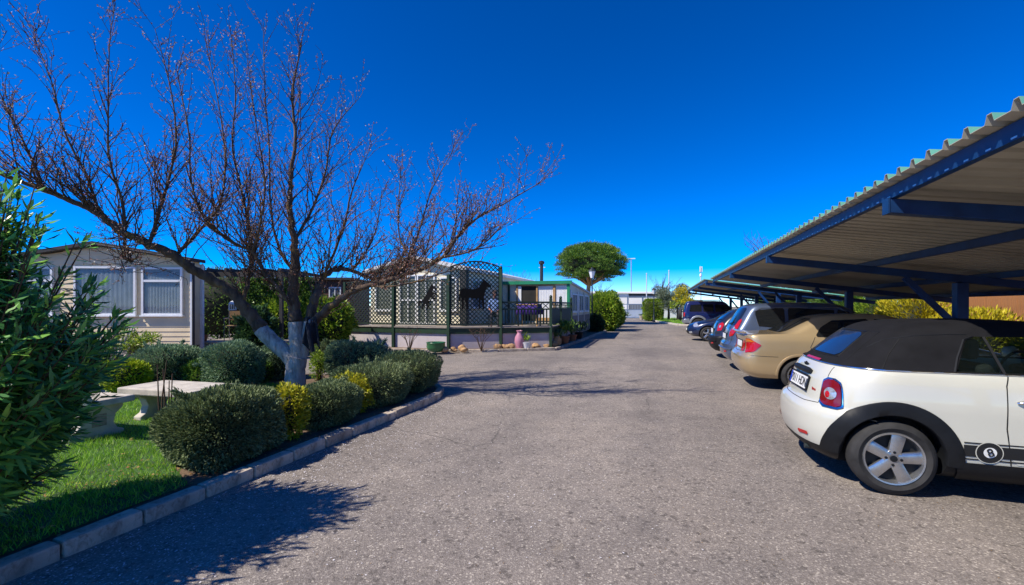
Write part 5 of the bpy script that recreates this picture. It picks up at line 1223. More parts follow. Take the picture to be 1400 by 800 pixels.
def hedge_at(px, pybase, w, d, h, mat, label, n, leaf, seed, p=3.0, amp=.12, name='shrub', cat='shrub', group=None, Z=None):
    v = at(px, 418.5, Z) if Z else gnd(px, pybase, .05); return shrub(name, label, cat, (v.x, v.y, .05), (w, d, h), mat, n, leaf, seed, p, amp, group=group)
# roadside bushes right of the green trimmed cabin
hedge_at(826, 0, 1.9, 2.4, 2.15, 'bright_leaf', 'tall leafy bush beside the street lamp at the end of the cabin', 8000, (.20, .06), 51, p=2.3, amp=.26, Z=28.5)
hedge_at(838, 0, 1.5, 2.2, 1.6, 'bright_leaf', 'lower yellowish bush at the roadside beyond the tall leafy bush', 4500, (.20, .06), 52, p=2.2, amp=.28, Z=33)
hedge_at(812, 0, 1.0, 1.2, 2.1, 'bright_leaf', 'narrow bright bush directly behind the street lamp post', 3500, (.14, .06), 53, p=2.4, Z=31)
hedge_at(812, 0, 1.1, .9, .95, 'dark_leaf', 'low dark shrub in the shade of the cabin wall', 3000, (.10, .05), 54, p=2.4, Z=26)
# far right verge
hedge_at(893, 0, 1.9, 1.6, 2.15, 'bright_leaf', 'clipped yellow green hedge block on the far verge', 7000, (.13, .05), 55, p=5.0, amp=.04, Z=46, name='hedge', cat='hedge')
v = at(914, 0, 46); limb_tree('olive_tree', 'grey green olive tree next to the clipped far hedge block', (v.x, v.y, .08), .14, 3.6, (2.6, 2.6), 'olive_leaf', 9000, (.16, .04), 61, puffs=18, puff=(.5, .8), zspan=(.3, 1.0))
v = at(926, 0, 45); limb_tree('olive_tree', 'smaller olive tree with pale leaves before the white wall', (v.x, v.y, .08), .10, 3.3, (2.0, 2.0), 'olive_leaf', 5000, (.16, .04), 62, puffs=12, puff=(.4, .7), zspan=(.5, 1.0))
v = at(936, 0, 40); limb_tree('young_tree', 'young tree with yellow green leaves beside the blue off-road car', (v.x, v.y, .08), .08, 2.9, (1.7, 1.7), 'thuja', 1500, (.16, .07), 63, puffs=9, puff=(.3, .55), zspan=(.5, 1.0))
v = at(930, 0, 41.5); limb_tree('young_tree', 'spindly young tree with sparse lime leaves on the far verge', (v.x, v.y, .08), .06, 2.2, (1.5, 1.5), 'lime_leaf', 700, (.16, .07), 64, puffs=7, puff=(.25, .4), zspan=(.5, 1.0))
# golden conifers and darker trees behind the carport
for i, (x, y, w, d, h, mt, lb) in enumerate([
        (7.9, 12.6, 1.5, 1.9, 1.20, 'thuja', 'low golden conifer at the right picture edge before the timber fence'),
        (7.8, 15.2, 1.6, 2.2, 1.30, 'thuja', 'golden conifer right of the first carport post before the timber fence'),
        (7.9, 18.2, 1.7, 2.4, 2.05, 'thuja', 'tall golden conifer left of the first carport post'),
        (7.8, 20.6, 1.7, 2.2, 2.1, 'bright_leaf', 'yellow green conifer between the golden one and the dark ones'),
        (7.8, 23.0, 1.8, 2.6, 2.3, 'green_leaf', 'dark green conifer seen above the gold car'),
        (8.0, 26.0, 1.8, 2.8, 2.5, 'green_leaf', 'dark green conifer behind the second carport start'),
        (8.0, 29.4, 1.8, 3.4, 2.5, 'green_leaf', 'green conifer behind the navy car'),
        (8.0, 33.0, 1.8, 3.4, 2.4, 'bright_leaf', 'light green conifer behind the blue off-road car'),
        (7.6, 37.5, 2.6, 3.0, 2.7, 'green_leaf', 'wide dark conifer closing the view beyond the far carport'),
        (8.6, 42.5, 3.4, 3.4, 3.0, 'dark_leaf', 'tallest dark conifer beyond the end of the far carport')]):
    shrub('conifer', lb, 'conifer', (x, y, .04), (w, d, h), mt, 6500, (.13, .035), 71 + i, p=2.2, amp=.30, group='conifers behind the carport', shell=.55, spread=.5, up=.7, core=.6)
# greenery behind the cream home's deck and the brown home
for i, (px, Z, w, h, mt, lb) in enumerate([
        (300, 19.5, 4.5, 3.1, 'green_leaf', 'tall dark hedge behind the left deck trellis'),
        (345, 20.5, 3.0, 3.0, 'dark_leaf', 'dark evergreen behind the hanging birdcage'),
        (392, 22.0, 3.4, 3.2, 'green_leaf', 'tall green hedge seen through the almond limbs'),
        (386, 14.8, 1.5, 1.75, 'bright_leaf', 'yellow green bush left of the almond trunk'),
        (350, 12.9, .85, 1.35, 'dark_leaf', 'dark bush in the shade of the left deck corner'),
        (447, 15.5, 1.6, 1.65, 'bright_leaf', 'bright bush right of the almond trunk before the brown home'),
        (418, 17.0, 1.8, 1.9, 'bright_leaf', 'bright bush directly behind the almond fork')]):
    v = at(px, 0, Z); shrub('garden_bush', lb, 'bush', (v.x, v.y, .03), (w, w * .8, h), mt, 7000, (.13, .05), 91 + i, p=2.6, amp=.2, rotz=YAW, group='bushes between the mobile homes', shell=.4)
def bare_tree(px, Z, h, label, seed, spread=.5):
    v = at(px, 0, Z); t = thing('bare_tree', label, 'tree', (v.x, v.y, 0)); r = random.Random(seed); mb = MB()
    mb.tube([(0, 0, -.1), (0, 0, h * .5)], [.12, .08], 7); tw_ = MB()
    for k in range(34):
        a = r.uniform(0, 6.28); l = r.uniform(.1, spread) * h; p0 = Vector((0, 0, h * r.uniform(.3, .6))); p1 = p0 + Vector((math.cos(a) * l * .6, math.sin(a) * l * .6, h * r.uniform(.12, .3))); p2 = p1 + Vector((math.cos(a) * l * .4, math.sin(a) * l * .4, h * r.uniform(.05, .2)))
        tw_.tube([p0, p1, p2], [.03, .018, .008], 4, False)
        for m in range(7):
            q = p0.lerp(p1, r.random()) if m < 3 else p1.lerp(p2, r.random()); tw_.tube([q, q + Vector((r.gauss(0, .18), r.gauss(0, .18), r.uniform(.1, .5)))], [.010, .005], 3, False)
    mb.build('trunk', M['twig'], t); tw_.build('crown', M['twig'], t)
bare_tree(700, 40, 5.0, 'bare tree behind the green trimmed cabin roof', 5, .35)
bare_tree(1060, 27, 6.6, 'bare tree whose twigs show above the near carport eave', 8, .35)
bare_tree(905, 52, 5.2, 'bare tree behind the olive trees', 9, .5)
bare_tree(725, 60, 5.2, 'distant bare tree left of the stone pine', 10, .4)
bare_tree(820, 56, 4.6, 'bare tree right of the stone pine trunk', 12, .5)

# ================================================================== BUILDINGS
def window(t, o, u, w, h, n, bars=1, curtain=True, transom=None, frame=M['pvc'], fw=.055):
    """window standing proud of a wall: o lower left corner, u along the wall, n outward"""
    o = Vector(o); u = Vector(u).normalized(); n = Vector(n).normalized(); z = Vector((0, 0, 1))
    f = MB()
    def bx(a, b, c, d, d0, d1): f.prism([(a, b), (c, b), (c, d), (a, d)], o + n * d0, u, z, n * (d1 - d0))
    bx(0, 0, fw, h, .0, .06); bx(w - fw, 0, w, h, .0, .06); bx(fw, 0, w - fw, fw, .0, .058); bx(fw, h - fw, w - fw, h, .0, .058)
    for k in range(1, bars): x = fw + (w - 2 * fw) * k / bars; bx(x - .02, fw, x + .02, h - fw, .0, .056)
    if transom: bx(fw, transom - .03, w - fw, transom + .03, .0, .057)
    win = f.build('window', frame, t)
    if curtain:
        c = MB(); rows = [[], []]; m = 40
        for k in range(m + 1):
            s = fw + (w - 2 * fw) * k / m; d = .012 + .008 * math.sin(k * 1.9)
            rows[0].append(o + u * s + z * fw + n * d); rows[1].append(o + u * s + z * (h - fw) + n * d)
        c.grid(rows); c.build('curtain', M['curtain'], win, 60)
    g = MB(); g.prism([(fw, fw), (w - fw, fw), (w - fw, h - fw), (fw, h - fw)], o + n * .034, u, z, n * .006); g.build('pane', M['pane'], win)
    s = MB(); s.prism([(-.03, -.035), (w + .03, -.035), (w + .03, 0), (-.03, 0)], o, u, z, n * .09); s.build('sill', frame, win)
    return win
def boards(t, o, u, w, z0, z1, n, mat, pitch=.13, name='cladding_board', topf=None):
    """overlapping horizontal boards, each a mesh of its own"""
    o = Vector(o); u = Vector(u).normalized(); n = Vector(n).normalized(); up = Vector((0, 0, 1)); z = z0; k = 0
    while z < z1 - .02:
        h = min(pitch, z1 - z); a, b = 0.0, w
        if topf: a, b = topf(z + h * .6)
        mb = MB(); p = [o + u * a + up * z, o + u * b + up * z, o + u * b + up * (z + h), o + u * a + up * (z + h)]
        q = [p[0] + n * .024, p[1] + n * .024, p[2] + n * .008, p[3] + n * .008]
        mb.add(p + q, [(4, 5, 6, 7), (0, 1, 5, 4), (0, 4, 7, 3), (1, 2, 6, 5), (3, 7, 6, 2), (3, 2, 1, 0)]); mb.build(name, mat, t)
        z += pitch; k += 1

# ---- cream mobile home on the left
def cream_home():
    c = cw(-8.73, 12.4, 0); t = thing('mobile_home', 'cream clapboard mobile home with white windows behind the oleander', 'building', c, YAW + R(2), 'mobile homes')
    W, D, e, a = 4.9, 2.2, 2.76, 3.14
    # a shallow front bay the full width, the long body set back behind its left part
    w = MB(); w.prism([(-W, .45), (0, .45), (0, e), (-W / 2, a), (-W, e)], (0, 0, 0), (1, 0, 0), (0, 0, 1), (0, .34, 0)); w.build('wall', M['cream'], t)
    w = MB(); w.prism([(-W, .45), (-W + 1.75, .45), (-W + 1.75, 2.70), (-W, 2.70)], (0, .345, 0), (1, 0, 0), (0, 0, 1), (0, D, 0)); w.build('rear_wall', M['cream'], t)
    sk = MB(); sk.box((-W / 2, .19, .225), (W - .1, .28, .45)); sk.build('skirting', M['roof_dark'], t)
    def topf(z):
        if z <= e: return (0, W)
        f = (z - e) / (a - e) * W / 2; return (f, W - f)
    boards(t, (-W, -.002, 0), (1, 0, 0), W, .45, a - .03, (0, -1, 0), M['cream'], .13, topf=topf)
    r = MB()
    for s in (-1, 1):
        p0 = Vector((-W / 2 + s * (W / 2 + .12), -.22, e - .03)); p1 = Vector((-W / 2, -.22, a + .03)); d = Vector((0, .62, 0))
        r.add([p0, p1, p1 + d, p0 + d, p0 + Vector((0, 0, .09)), p1 + Vector((0, 0, .09)), p1 + d + Vector((0, 0, .09)), p0 + d + Vector((0, 0, .09))],
              [(0, 1, 2, 3), (4, 5, 6, 7), (0, 1, 5, 4), (1, 2, 6, 5), (2, 3, 7, 6), (3, 0, 4, 7)])
    r.box((-W + .85, .34 + D / 2, 2.75), (1.95, D + .1, .09))
    r.build('roof', M['roof_dark'], t)
    window(t, (-1.28, -.026, 1.28), (1, 0, 0), 1.08, 1.30, (0, -1, 0), transom=.93)
    window(t, (-3.05, -.026, 1.28), (1, 0, 0), 1.62, 1.32, (0, -1, 0))
    window(t, (-4.65, -.026, 1.28), (1, 0, 0), 1.05, 1.30, (0, -1, 0), transom=.93)
    cn = MB(); cn.box((.012, -.02, 1.6), (.05, .06, 2.28)); cn.build('corner_trim', M['pvc'], t)
    dp = MB(); dp.tube([(.075, -.05, .1), (.075, -.05, 2.7)], .035, 10); dp.build('downpipe', M['roof_dark'], t, 60)
    g = MB(); g.tube([(.12, -.25, e - .01), (-W / 2, -.25, a + .05)], .03, 8); g.build('gutter', M['roof_dark'], t, 60)
    gp = MB(); gp.box((.02, .40, 1.45), (.08, .08, 2.5)); gp.build('porch_post', M['curtain'], t)
cream_home()

# ---- lattice of single slats
def clip_seg(poly, p, d):
    """part of the line p + t d inside a convex polygon"""
    t0, t1 = -99, 99; n = len(poly)
    for i in range(n):
        a, b = poly[i], poly[(i + 1) % n]; ex, ey = b[0] - a[0], b[1] - a[1]; nx, ny = -ey, ex
        den = nx * d[0] + ny * d[1]; num = nx * (p[0] - a[0]) + ny * (p[1] - a[1])
        if abs(den) < 1e-9:
            if num < 0: return None
            continue
        s = -num / den
        if den > 0: t0 = max(t0, s)
        else: t1 = min(t1, s)
    return (t0, t1) if t1 - t0 > .04 else None
def lattice(t, o, u, poly, spacing=.15, sw=.032, mat=None, name='lattice_panel', frame=True, kind=None):
    """frame as the part, each diagonal slat a piece of it; poly counter-clockwise in (u, z)"""
    mat = mat or M['lattice']; o = Vector(o); u = Vector(u).normalized(); z = Vector((0, 0, 1)); n = u.cross(z)
    P = lambda a: o + u * a[0] + z * a[1]
    f = MB()
    for i in range(len(poly)): f.bar(P(poly[i]), P(poly[(i + 1) % len(poly)]), .045, .04, up=n)
    fr = f.build(name, mat, t); w = max(p[0] for p in poly); h = max(p[1] for p in poly)
    for sg in (1, -1):
        d = (.7071, .7071 * sg); k = -int(h / spacing) - 1
        while k * spacing < w + h:
            p = (k * spacing, 0 if sg > 0 else 0) ; s = clip_seg(poly, p, d) if sg > 0 else clip_seg(poly, (k * spacing, 0), d)
            k += 1
            if not s: continue
            a = (p[0] + d[0] * s[0], p[1] + d[1] * s[0]); b = (p[0] + d[0] * s[1], p[1] + d[1] * s[1])
            mb = MB(); mb.bar(P(a) + n * .007 * sg, P(b) + n * .007 * sg, sw, .010, up=n)
            mb.build('slat', mat, fr)
    return fr

# ---- small deck beside the cream home
def left_deck():
    o = cw(0, 0, 0); t = thing('wooden_deck', 'shaded wooden deck with dark trellis beside the cream mobile home', 'deck', (0, 0, 0), YAW)
    x0, x1, z0, z1, h = -9.15, -6.6, 13.1, 15.6, .50
    for k in range(9):
        b = MB(); y = z0 + (z1 - z0) * (k + .5) / 9; b.box(((x0 + x1) / 2, y, h - .02), (x1 - x0, (z1 - z0) / 9 - .012, .04)); b.build('floor_board', M['path'] if k == 0 else M['timber'], t)
    f = MB(); f.box(((x0 + x1) / 2, z0 + .02, h - .15), (x1 - x0, .04, .20)); f.build('fascia', M['timber'], t)
    for x in (x0 + .1, x1 - .1):
        for y in (z0 + .12, z1 - .1):
            p = MB(); p.box((x, y, 1.25), (.09, .09, 2.5)); p.build('post', M['roof_dark'], t)
    for y in (z0 + .12, z1 - .1): b = MB(); b.box(((x0 + x1) / 2, y, 2.45), (x1 - x0 + .3, .08, .14)); b.build('beam', M['roof_dark'], t)
    for x in np.linspace(x0, x1, 6): b = MB(); b.box((x, (z0 + z1) / 2, 2.56), (.06, z1 - z0 + .4, .10)); b.build('rafter', M['roof_dark'], t)
    lattice(t, (x0 + .15, z1 - .1, h), (1, 0, 0), [(0, 0), (x1 - x0 - .3, 0), (x1 - x0 - .3, 1.85), (0, 1.85)], .17, .03, M['roof_dark'])
    iv = thing('climbing_ivy', 'dark climbing ivy over the left deck trellis', 'climber', cw(-8.6, 15.4, h), YAW)
    m = 5000; x = nrg.uniform(-.5, 1.9, m); z = 2.0 * nrg.random(m) ** .6; z = np.where(x > .6, 1.1 + .9 * nrg.random(m), z)
    link('foliage', quads_np('foliage', leaves(np.stack([x, nrg.normal(0, .07, m), z], 1), np.tile([0, -1.0, 0], (m, 1)), .09, .06, .8, -.2), M['green_leaf']), iv)
    # garden chair
    c = thing('garden_chair', 'metal garden chair with tan seat on the shaded left deck', 'chair', cw(-8.35, 13.75, h), YAW + R(15))
    for x in (-.24, .24):
        for y in (-.22, .22):
            l = MB(); l.tube([(x, y, 0), (x, y, .66 if y < 0 else .9)], .012, 6); l.build('leg', M['alloy'], c)
        l = MB(); l.tube([(x, -.22, .66), (x, .22, .66)], .014, 6); l.build('armrest', M['alloy'], c)
    s = MB(); s.box((0, 0, .43), (.46, .44, .03)); s.build('seat', M['woodtrim'], c)
    s = MB(); s.box((0, .22, .74), (.46, .02, .28)); s.build('backrest', M['woodtrim'], c)
    p = thing('flower_pot', 'terracotta pot with grassy plant at the corner of the left deck', 'pot', cw(-8.98, 13.25, h))
    q = MB(); q.lathe([(.07, 0), (.11, .17), (.12, .17), (.12, .2), (.10, .2), (.09, .15)], 16, cap=False); q.build('pot', M['terracotta'], p, 40)
    P = np.tile([0, 0, .17], (260, 1)) + nrg.normal(0, .03, (260, 3)) * [1, 1, .2]; link('foliage', quads_np('foliage', leaves(P, np.tile([0, 0, 1.0], (260, 1)), .26, .014, .6, .5), M['green_leaf']), p)
    # hanging birdcage
    b = at(318, 424, 13.3); g = thing('birdcage_lantern', 'small white birdcage hanging over the left deck', 'lantern', b)
    q = MB(); q.lathe([(.105, 0), (.105, .02)], 20); q.lathe([(.105, .17), (.10, .19), (.06, .24), (.012, .27), (.012, .29)], 20); q.build('cage_top', M['pvc'], g, 40)
    for k in range(12):
        a = k * .5236; q = MB(); q.tube([(.1 * math.cos(a), .1 * math.sin(a), .02), (.1 * math.cos(a), .1 * math.sin(a), .18)], .005, 4); q.build('bar', M['pvc'], g)
    q = MB(); q.tube([(0, 0, .28), (0, 0, 2.45 - b.z)], .004, 4); q.build('hanger', M['iron'], g)
left_deck()

# ---- brown mobile home behind
def brown_home():
    v = at(478, 0, 24); t = thing('mobile_home', 'dark brown mobile home with white framed window behind the almond tree', 'building', (v.x, v.y, 0), YAW + R(3), 'mobile homes')
    w = MB(); w.box((-3.2, 2.0, 1.6), (6.4, 4.0, 2.6)); w.build('wall', M['brown'], t)
    boards(t, (-6.4, -.002, 0), (1, 0, 0), 6.4, .3, 2.9, (0, -1, 0), M['brown'], .2)
    r = MB(); r.box((-3.2, 2.0, 2.96), (6.8, 4.5, .12)); r.build('roof', M['roof_dark'], t)
    window(t, (-1.05, -.026, 1.38), (1, 0, 0), .62, 1.15, (0, -1, 0), bars=2, transom=.6)
    s = MB(); s.box((-.55, -.4, .36), (1.1, .8, .12)); s.build('step', M['path'], t)
brown_home()

# ---- home with the green veranda
def veranda_home():
    t = thing('mobile_home', 'cream mobile home with pale gable and glazed doors behind the green veranda', 'building', (-7.19, 16.0, 0), 0, 'mobile homes')
    W, D, e, a = 4.2, 10.5, 2.92, 3.38
    w = MB(); w.prism([(-W, .3), (0, .3), (0, e), (-W / 2, a), (-W, e)], (0, 0, 0), (1, 0, 0), (0, 0, 1), (0, D, 0)); w.build('wall', M['cream_light'], t)
    def topf(z):
        if z <= e: return (0, W)
        f = (z - e) / (a - e) * W / 2; return (f, W - f)
    boards(t, (-W, -.002, 0), (1, 0, 0), W, .8, a - .03, (0, -1, 0), M['cream_light'], .16, topf=topf)
    boards(t, (.002, 0, 0), (0, 1, 0), D, .8, e, (1, 0, 0), M['cream_light'], .16)
    r = MB()
    for s in (-1, 1):
        p0 = Vector((-W / 2 + s * (W / 2 + .18), -.3, e - .05)); p1 = Vector((-W / 2, -.3, a + .03))
        r.add([p0, p1, p1 + Vector((0, D + .5, 0)), p0 + Vector((0, D + .5, 0)), p0 + Vector((0, 0, .12)), p1 + Vector((0, 0, .12)), p1 + Vector((0, D + .5, .12)), p0 + Vector((0, D + .5, .12))],
              [(0, 1, 2, 3), (4, 5, 6, 7), (0, 1, 5, 4), (1, 2, 6, 5), (2, 3, 7, 6), (3, 0, 4, 7)])
    r.build('roof', M['roof_pale'], t)
    window(t, (-3.95, -.026, 1.35), (1, 0, 0), .80, 1.3, (0, -1, 0), curtain=False)
    for x in (-2.82, -2.02): window(t, (x, -.026, .82), (1, 0, 0), .78, 1.95, (0, -1, 0), bars=2, transom=.95, curtain=False)
    window(t, (-1.02, -.026, 1.35), (1, 0, 0), .72, 1.3, (0, -1, 0), curtain=False)
    window(t, (.026, .6, 1.45), (0, 1, 0), 1.3, 1.15, (1, 0, 0), bars=2)
    p = MB(); p.box((.12, -.30, 1.85), (.26, .26, 2.1)); p.build('porch_pillar', M['roof_dark'], t)
    ch = MB(); ch.tube([(1.1, 7.5, 2.4), (1.1, 7.5, 3.75)], .09, 10); ch.lathe([(.10, 3.75), (.16, 3.78), (.16, 3.9), (.05, 3.95)], 12, (1.1, 7.5, 0)); ch.build('flue_pipe', M['iron'], t, 50)
veranda_home()

HORSE = [(.00, .28), (.02, .52), (.06, .66), (.14, .72), (.30, .69), (.48, .68), (.60, .75), (.68, .90), (.73, 1.0), (.76, 1.04), (.78, .99), (.88, .90), (.97, .80), (.955, .75), (.88, .77), (.83, .74), (.80, .62), (.76, .48), (.75, .34), (.765, .18), (.75, .0), (.70, 0), (.705, .16), (.68, .34), (.655, .36), (.64, .16), (.63, 0), (.585, 0), (.595, .2), (.59, .37), (.44, .36), (.30, .40), (.27, .24), (.29, .14), (.275, 0), (.23, 0), (.235, .13), (.20, .25), (.185, .38), (.15, .28), (.16, .15), (.13, 0), (.09, 0), (.105, .15), (.085, .3), (.075, .48), (.05, .40), (.03, .26)]
REAR_HORSE = [(.05, .30), (.12, .36), (.20, .34), (.27, .40), (.38, .55), (.47, .68), (.55, .80), (.60, .92), (.66, 1.0), (.69, .97), (.80, .92), (.87, .84), (.84, .79), (.76, .82), (.71, .78), (.70, .68), (.80, .66), (.92, .60), (.94, .52), (.90, .52), (.88, .57), (.78, .59), (.70, .58), (.76, .50), (.84, .44), (.82, .38), (.78, .40), (.70, .46), (.62, .48), (.54, .38), (.50, .28), (.54, .18), (.50, .04), (.52, .0), (.44, 0), (.45, .16), (.40, .26), (.34, .16), (.27, .08), (.27, 0), (.20, 0), (.22, .10), (.28, .20), (.27, .28), (.20, .28), (.12, .22), (.06, .14), (.02, .16)]
def cutout(name, label, o, u, n, w, h, poly):
    o = Vector(o); t = thing(name, label, 'ornament', o); mb = MB()
    mb.prism([(p[0] * w, p[1] * h) for p in poly], (0, 0, 0), u, (0, 0, 1), Vector(n) * .018); b = mb.build('horse_shape', M['black_sil'], t)
    return t

def veranda():
    A, B_, C_, D_, E_ = Vector((-11.2, 14.15, 0)), Vector((-9.06, 14.05, 0)), Vector((-6.85, 13.95, 0)), Vector((-5.28, 14.82, 0)), Vector((-3.72, 15.68, 0))
    F_ = Vector((-3.80, 19.9, 0)); h = .78
    t = thing('veranda', 'raised green veranda with lattice screens, balustrade and rendered skirting', 'veranda', (0, 0, 0))
    poly = [(A.x + .05, A.y + .05), (C_.x, C_.y + .06), (E_.x - .05, E_.y + .05), (F_.x - .03, F_.y), (-7.1, F_.y), (-7.1, 15.9), (-11.2, 15.9)]
    f = MB(); f.prism(poly, (0, 0, h - .06), (1, 0, 0), (0, 1, 0), (0, 0, .055)); f.build('floor', M['timber'], t)
    Z = Vector((0, 0, 1))
    def face(p, q):
        u = (q - p).normalized(); n = Vector((u.y, -u.x, 0))
        b = MB(); b.prism([(.03, 0), ((q - p).length - .03, 0), ((q - p).length - .03, .19), (.03, .19)], p + Z * (h - .19) + n * .03, u, Z, -n * .05); b.build('fascia', M['deck_green'], t)
        b = MB(); b.prism([(0, 0), ((q - p).length, 0), ((q - p).length, .035), (0, .035)], p + Z * (h - .002) + n * .06, u, Z, -n * .14); b.build('edge_board', M['timber'], t)
        w = MB(); w.prism([(.02, 0), ((q - p).length - .02, 0), ((q - p).length - .02, h - .20), (.02, h - .20)], p - n * .03, u, Z, -n * .08); w.build('skirting_panel', M['render'], t)
    for p, q in ((A, B_), (B_, C_), (C_, D_), (D_, E_), (E_, F_)): face(p, q)
    tops = {0: 2.42, 1: 2.42, 2: 2.60, 3: 2.80, 4: 1.80}
    for i, p in enumerate((A, B_, C_, D_, E_)):
        m = MB(); m.box((p.x, p.y - .02, tops[i] / 2), (.095, .095, tops[i])); o = m.build('post', M['deck_green'], t)
        if i > 2: k = MB(); k.lathe([(.04, 0), (.06, .04), (.05, .09), (.01, .12)], 10, (p.x, p.y - .02, tops[i])); k.build('finial', M['deck_green'], o, 50)
    def screen(p, q, hh):
        L = (q - p).length - .14; u = (q - p).normalized()
        lattice(t, p + u * .07 + Z * .90, u, [(0, 0), (L, 0), (L, hh), (0, hh)])
    screen(A, B_, 1.5); screen(B_, C_, 1.5)
    u = (D_ - C_).normalized(); L = (D_ - C_).length - .14
    arch_ = [(0, 0), (L, 0)] + [(L * (1 - s), 1.86 + .30 * math.sin(math.pi * (1 - s) * .75 + .35)) for s in np.linspace(0, 1, 9)]
    lattice(t, C_ + u * .07 + Z * .90, u, arch_, .145)
    # balustrade with crossed band
    def balustrade(p, q, n, solid=False):
        L = (q - p).length; u = (q - p).normalized(); nn = u.cross(Z)
        for z, s in ((1.66, .06), (1.42, .05), (.90, .05)): b = MB(); b.bar(p + u * .05 + Z * z, q - u * .05 + Z * z, .05, s); b.build('rail', M['lattice'], t)
        for k in range(n):
            x = .1 + (L - .2) * (k + .5) / n; w = .05 if not solid else (L - .2) / n - .008
            b = MB(); b.bar(p + u * x + Z * .92, p + u * x + Z * 1.41, w, .02, up=nn); b.build('baluster', M['lattice'], t)
        m = n // 2
        for k in range(m):
            x0, x1 = .08 + (L - .16) * k / m, .08 + (L - .16) * (k + 1) / m
            for a, b_, d in ((1.44, 1.64, .006), (1.64, 1.44, -.006)):
                b = MB(); b.bar(p + u * x0 + Z * a + nn * d, p + u * x1 + Z * b_ + nn * d, .03, .012, up=nn); b.build('cross_slat', M['lattice'], t)
    balustrade(D_, E_, 14)
    mid = E_.lerp(F_, .42); balustrade(E_, mid, 16, True); balustrade(mid, F_, 18, True)
    for p in (mid, F_):
        m = MB(); m.box((p.x, p.y, .90), (.10, .10, 1.8)); o = m.build('post', M['deck_green'], t); k = MB(); k.lathe([(.04, 0), (.06, .04), (.05, .09), (.01, .12)], 10, (p.x, p.y, 1.8)); k.build('finial', M['deck_green'], o, 50)
    v = C_.lerp(B_, .54); cutout('horse_cutout', 'black rearing horse cutout on the front lattice screen', (v.x, v.y - .06, 1.42), (1, -.045, 0), (0, -1, 0), .85, .85, REAR_HORSE)
    v = C_.lerp(D_, .20); cutout('horse_cutout', 'large black standing horse cutout on the arched trellis', (v.x, v.y - .07, 1.42), u, (u.y, -u.x, 0), 1.15, 1.0, HORSE)
    # things on the veranda
    c = thing('purple_throw', 'purple cloth draped over a table behind the veranda balustrade', 'cloth', (-4.75, 16.5, .78)); rows = []
    for i in range(15):
        x = -.55 + 1.1 * i / 14; row = []
        for k in range(11):
            y = -.4 + .8 * k / 10; e = max(abs(x) / .42, abs(y) / .3); z = .84 if e < 1 else .84 - .55 * min(1, (e - 1) * 2.2) + .02 * math.sin(x * 30 + y * 20); row.append((x if e < 1 else x * (.86 + .05 * math.sin(y * 25)), y if e < 1 else y * (.9 + .05 * math.sin(x * 22)), z))
        rows.append(row)
    m = MB(); m.grid(rows); o = m.build('cloth', M['purple'], c, 70); s = o.modifiers.new('s', 'SOLIDIFY'); s.thickness = .008
    c = thing('table', 'wooden table under the purple cloth on the veranda', 'table', (-4.75, 16.5, .78)); m = MB(); m.box((0, 0, .805), (.84, .6, .035)); m.build('table_top', M['woodtrim'], c)
    for x in (-.36, .36):
        for y in (-.24, .24): m = MB(); m.box((x, y, .4), (.05, .05, .79)); m.build('leg', M['woodtrim'], c)
    # seat for the person
    c = thing('garden_chair', 'dark low garden chair behind the arched trellis', 'chair', (-5.78, 15.55, .775), R(20)); 
    m = MB(); m.box((0, 0, .38), (.5, .5, .05)); m.build('seat', M['iron'], c); m = MB(); m.bar((0, .25, .40), (0, .36, .95), .5, .03, up=(1, 0, 0)); m.build('backrest', M['iron'], c)
    for x in (-.22, .22):
        for y in (-.22, .22): m = MB(); m.box((x, y, .18), (.035, .035, .36)); m.build('leg', M['iron'], c)
veranda()

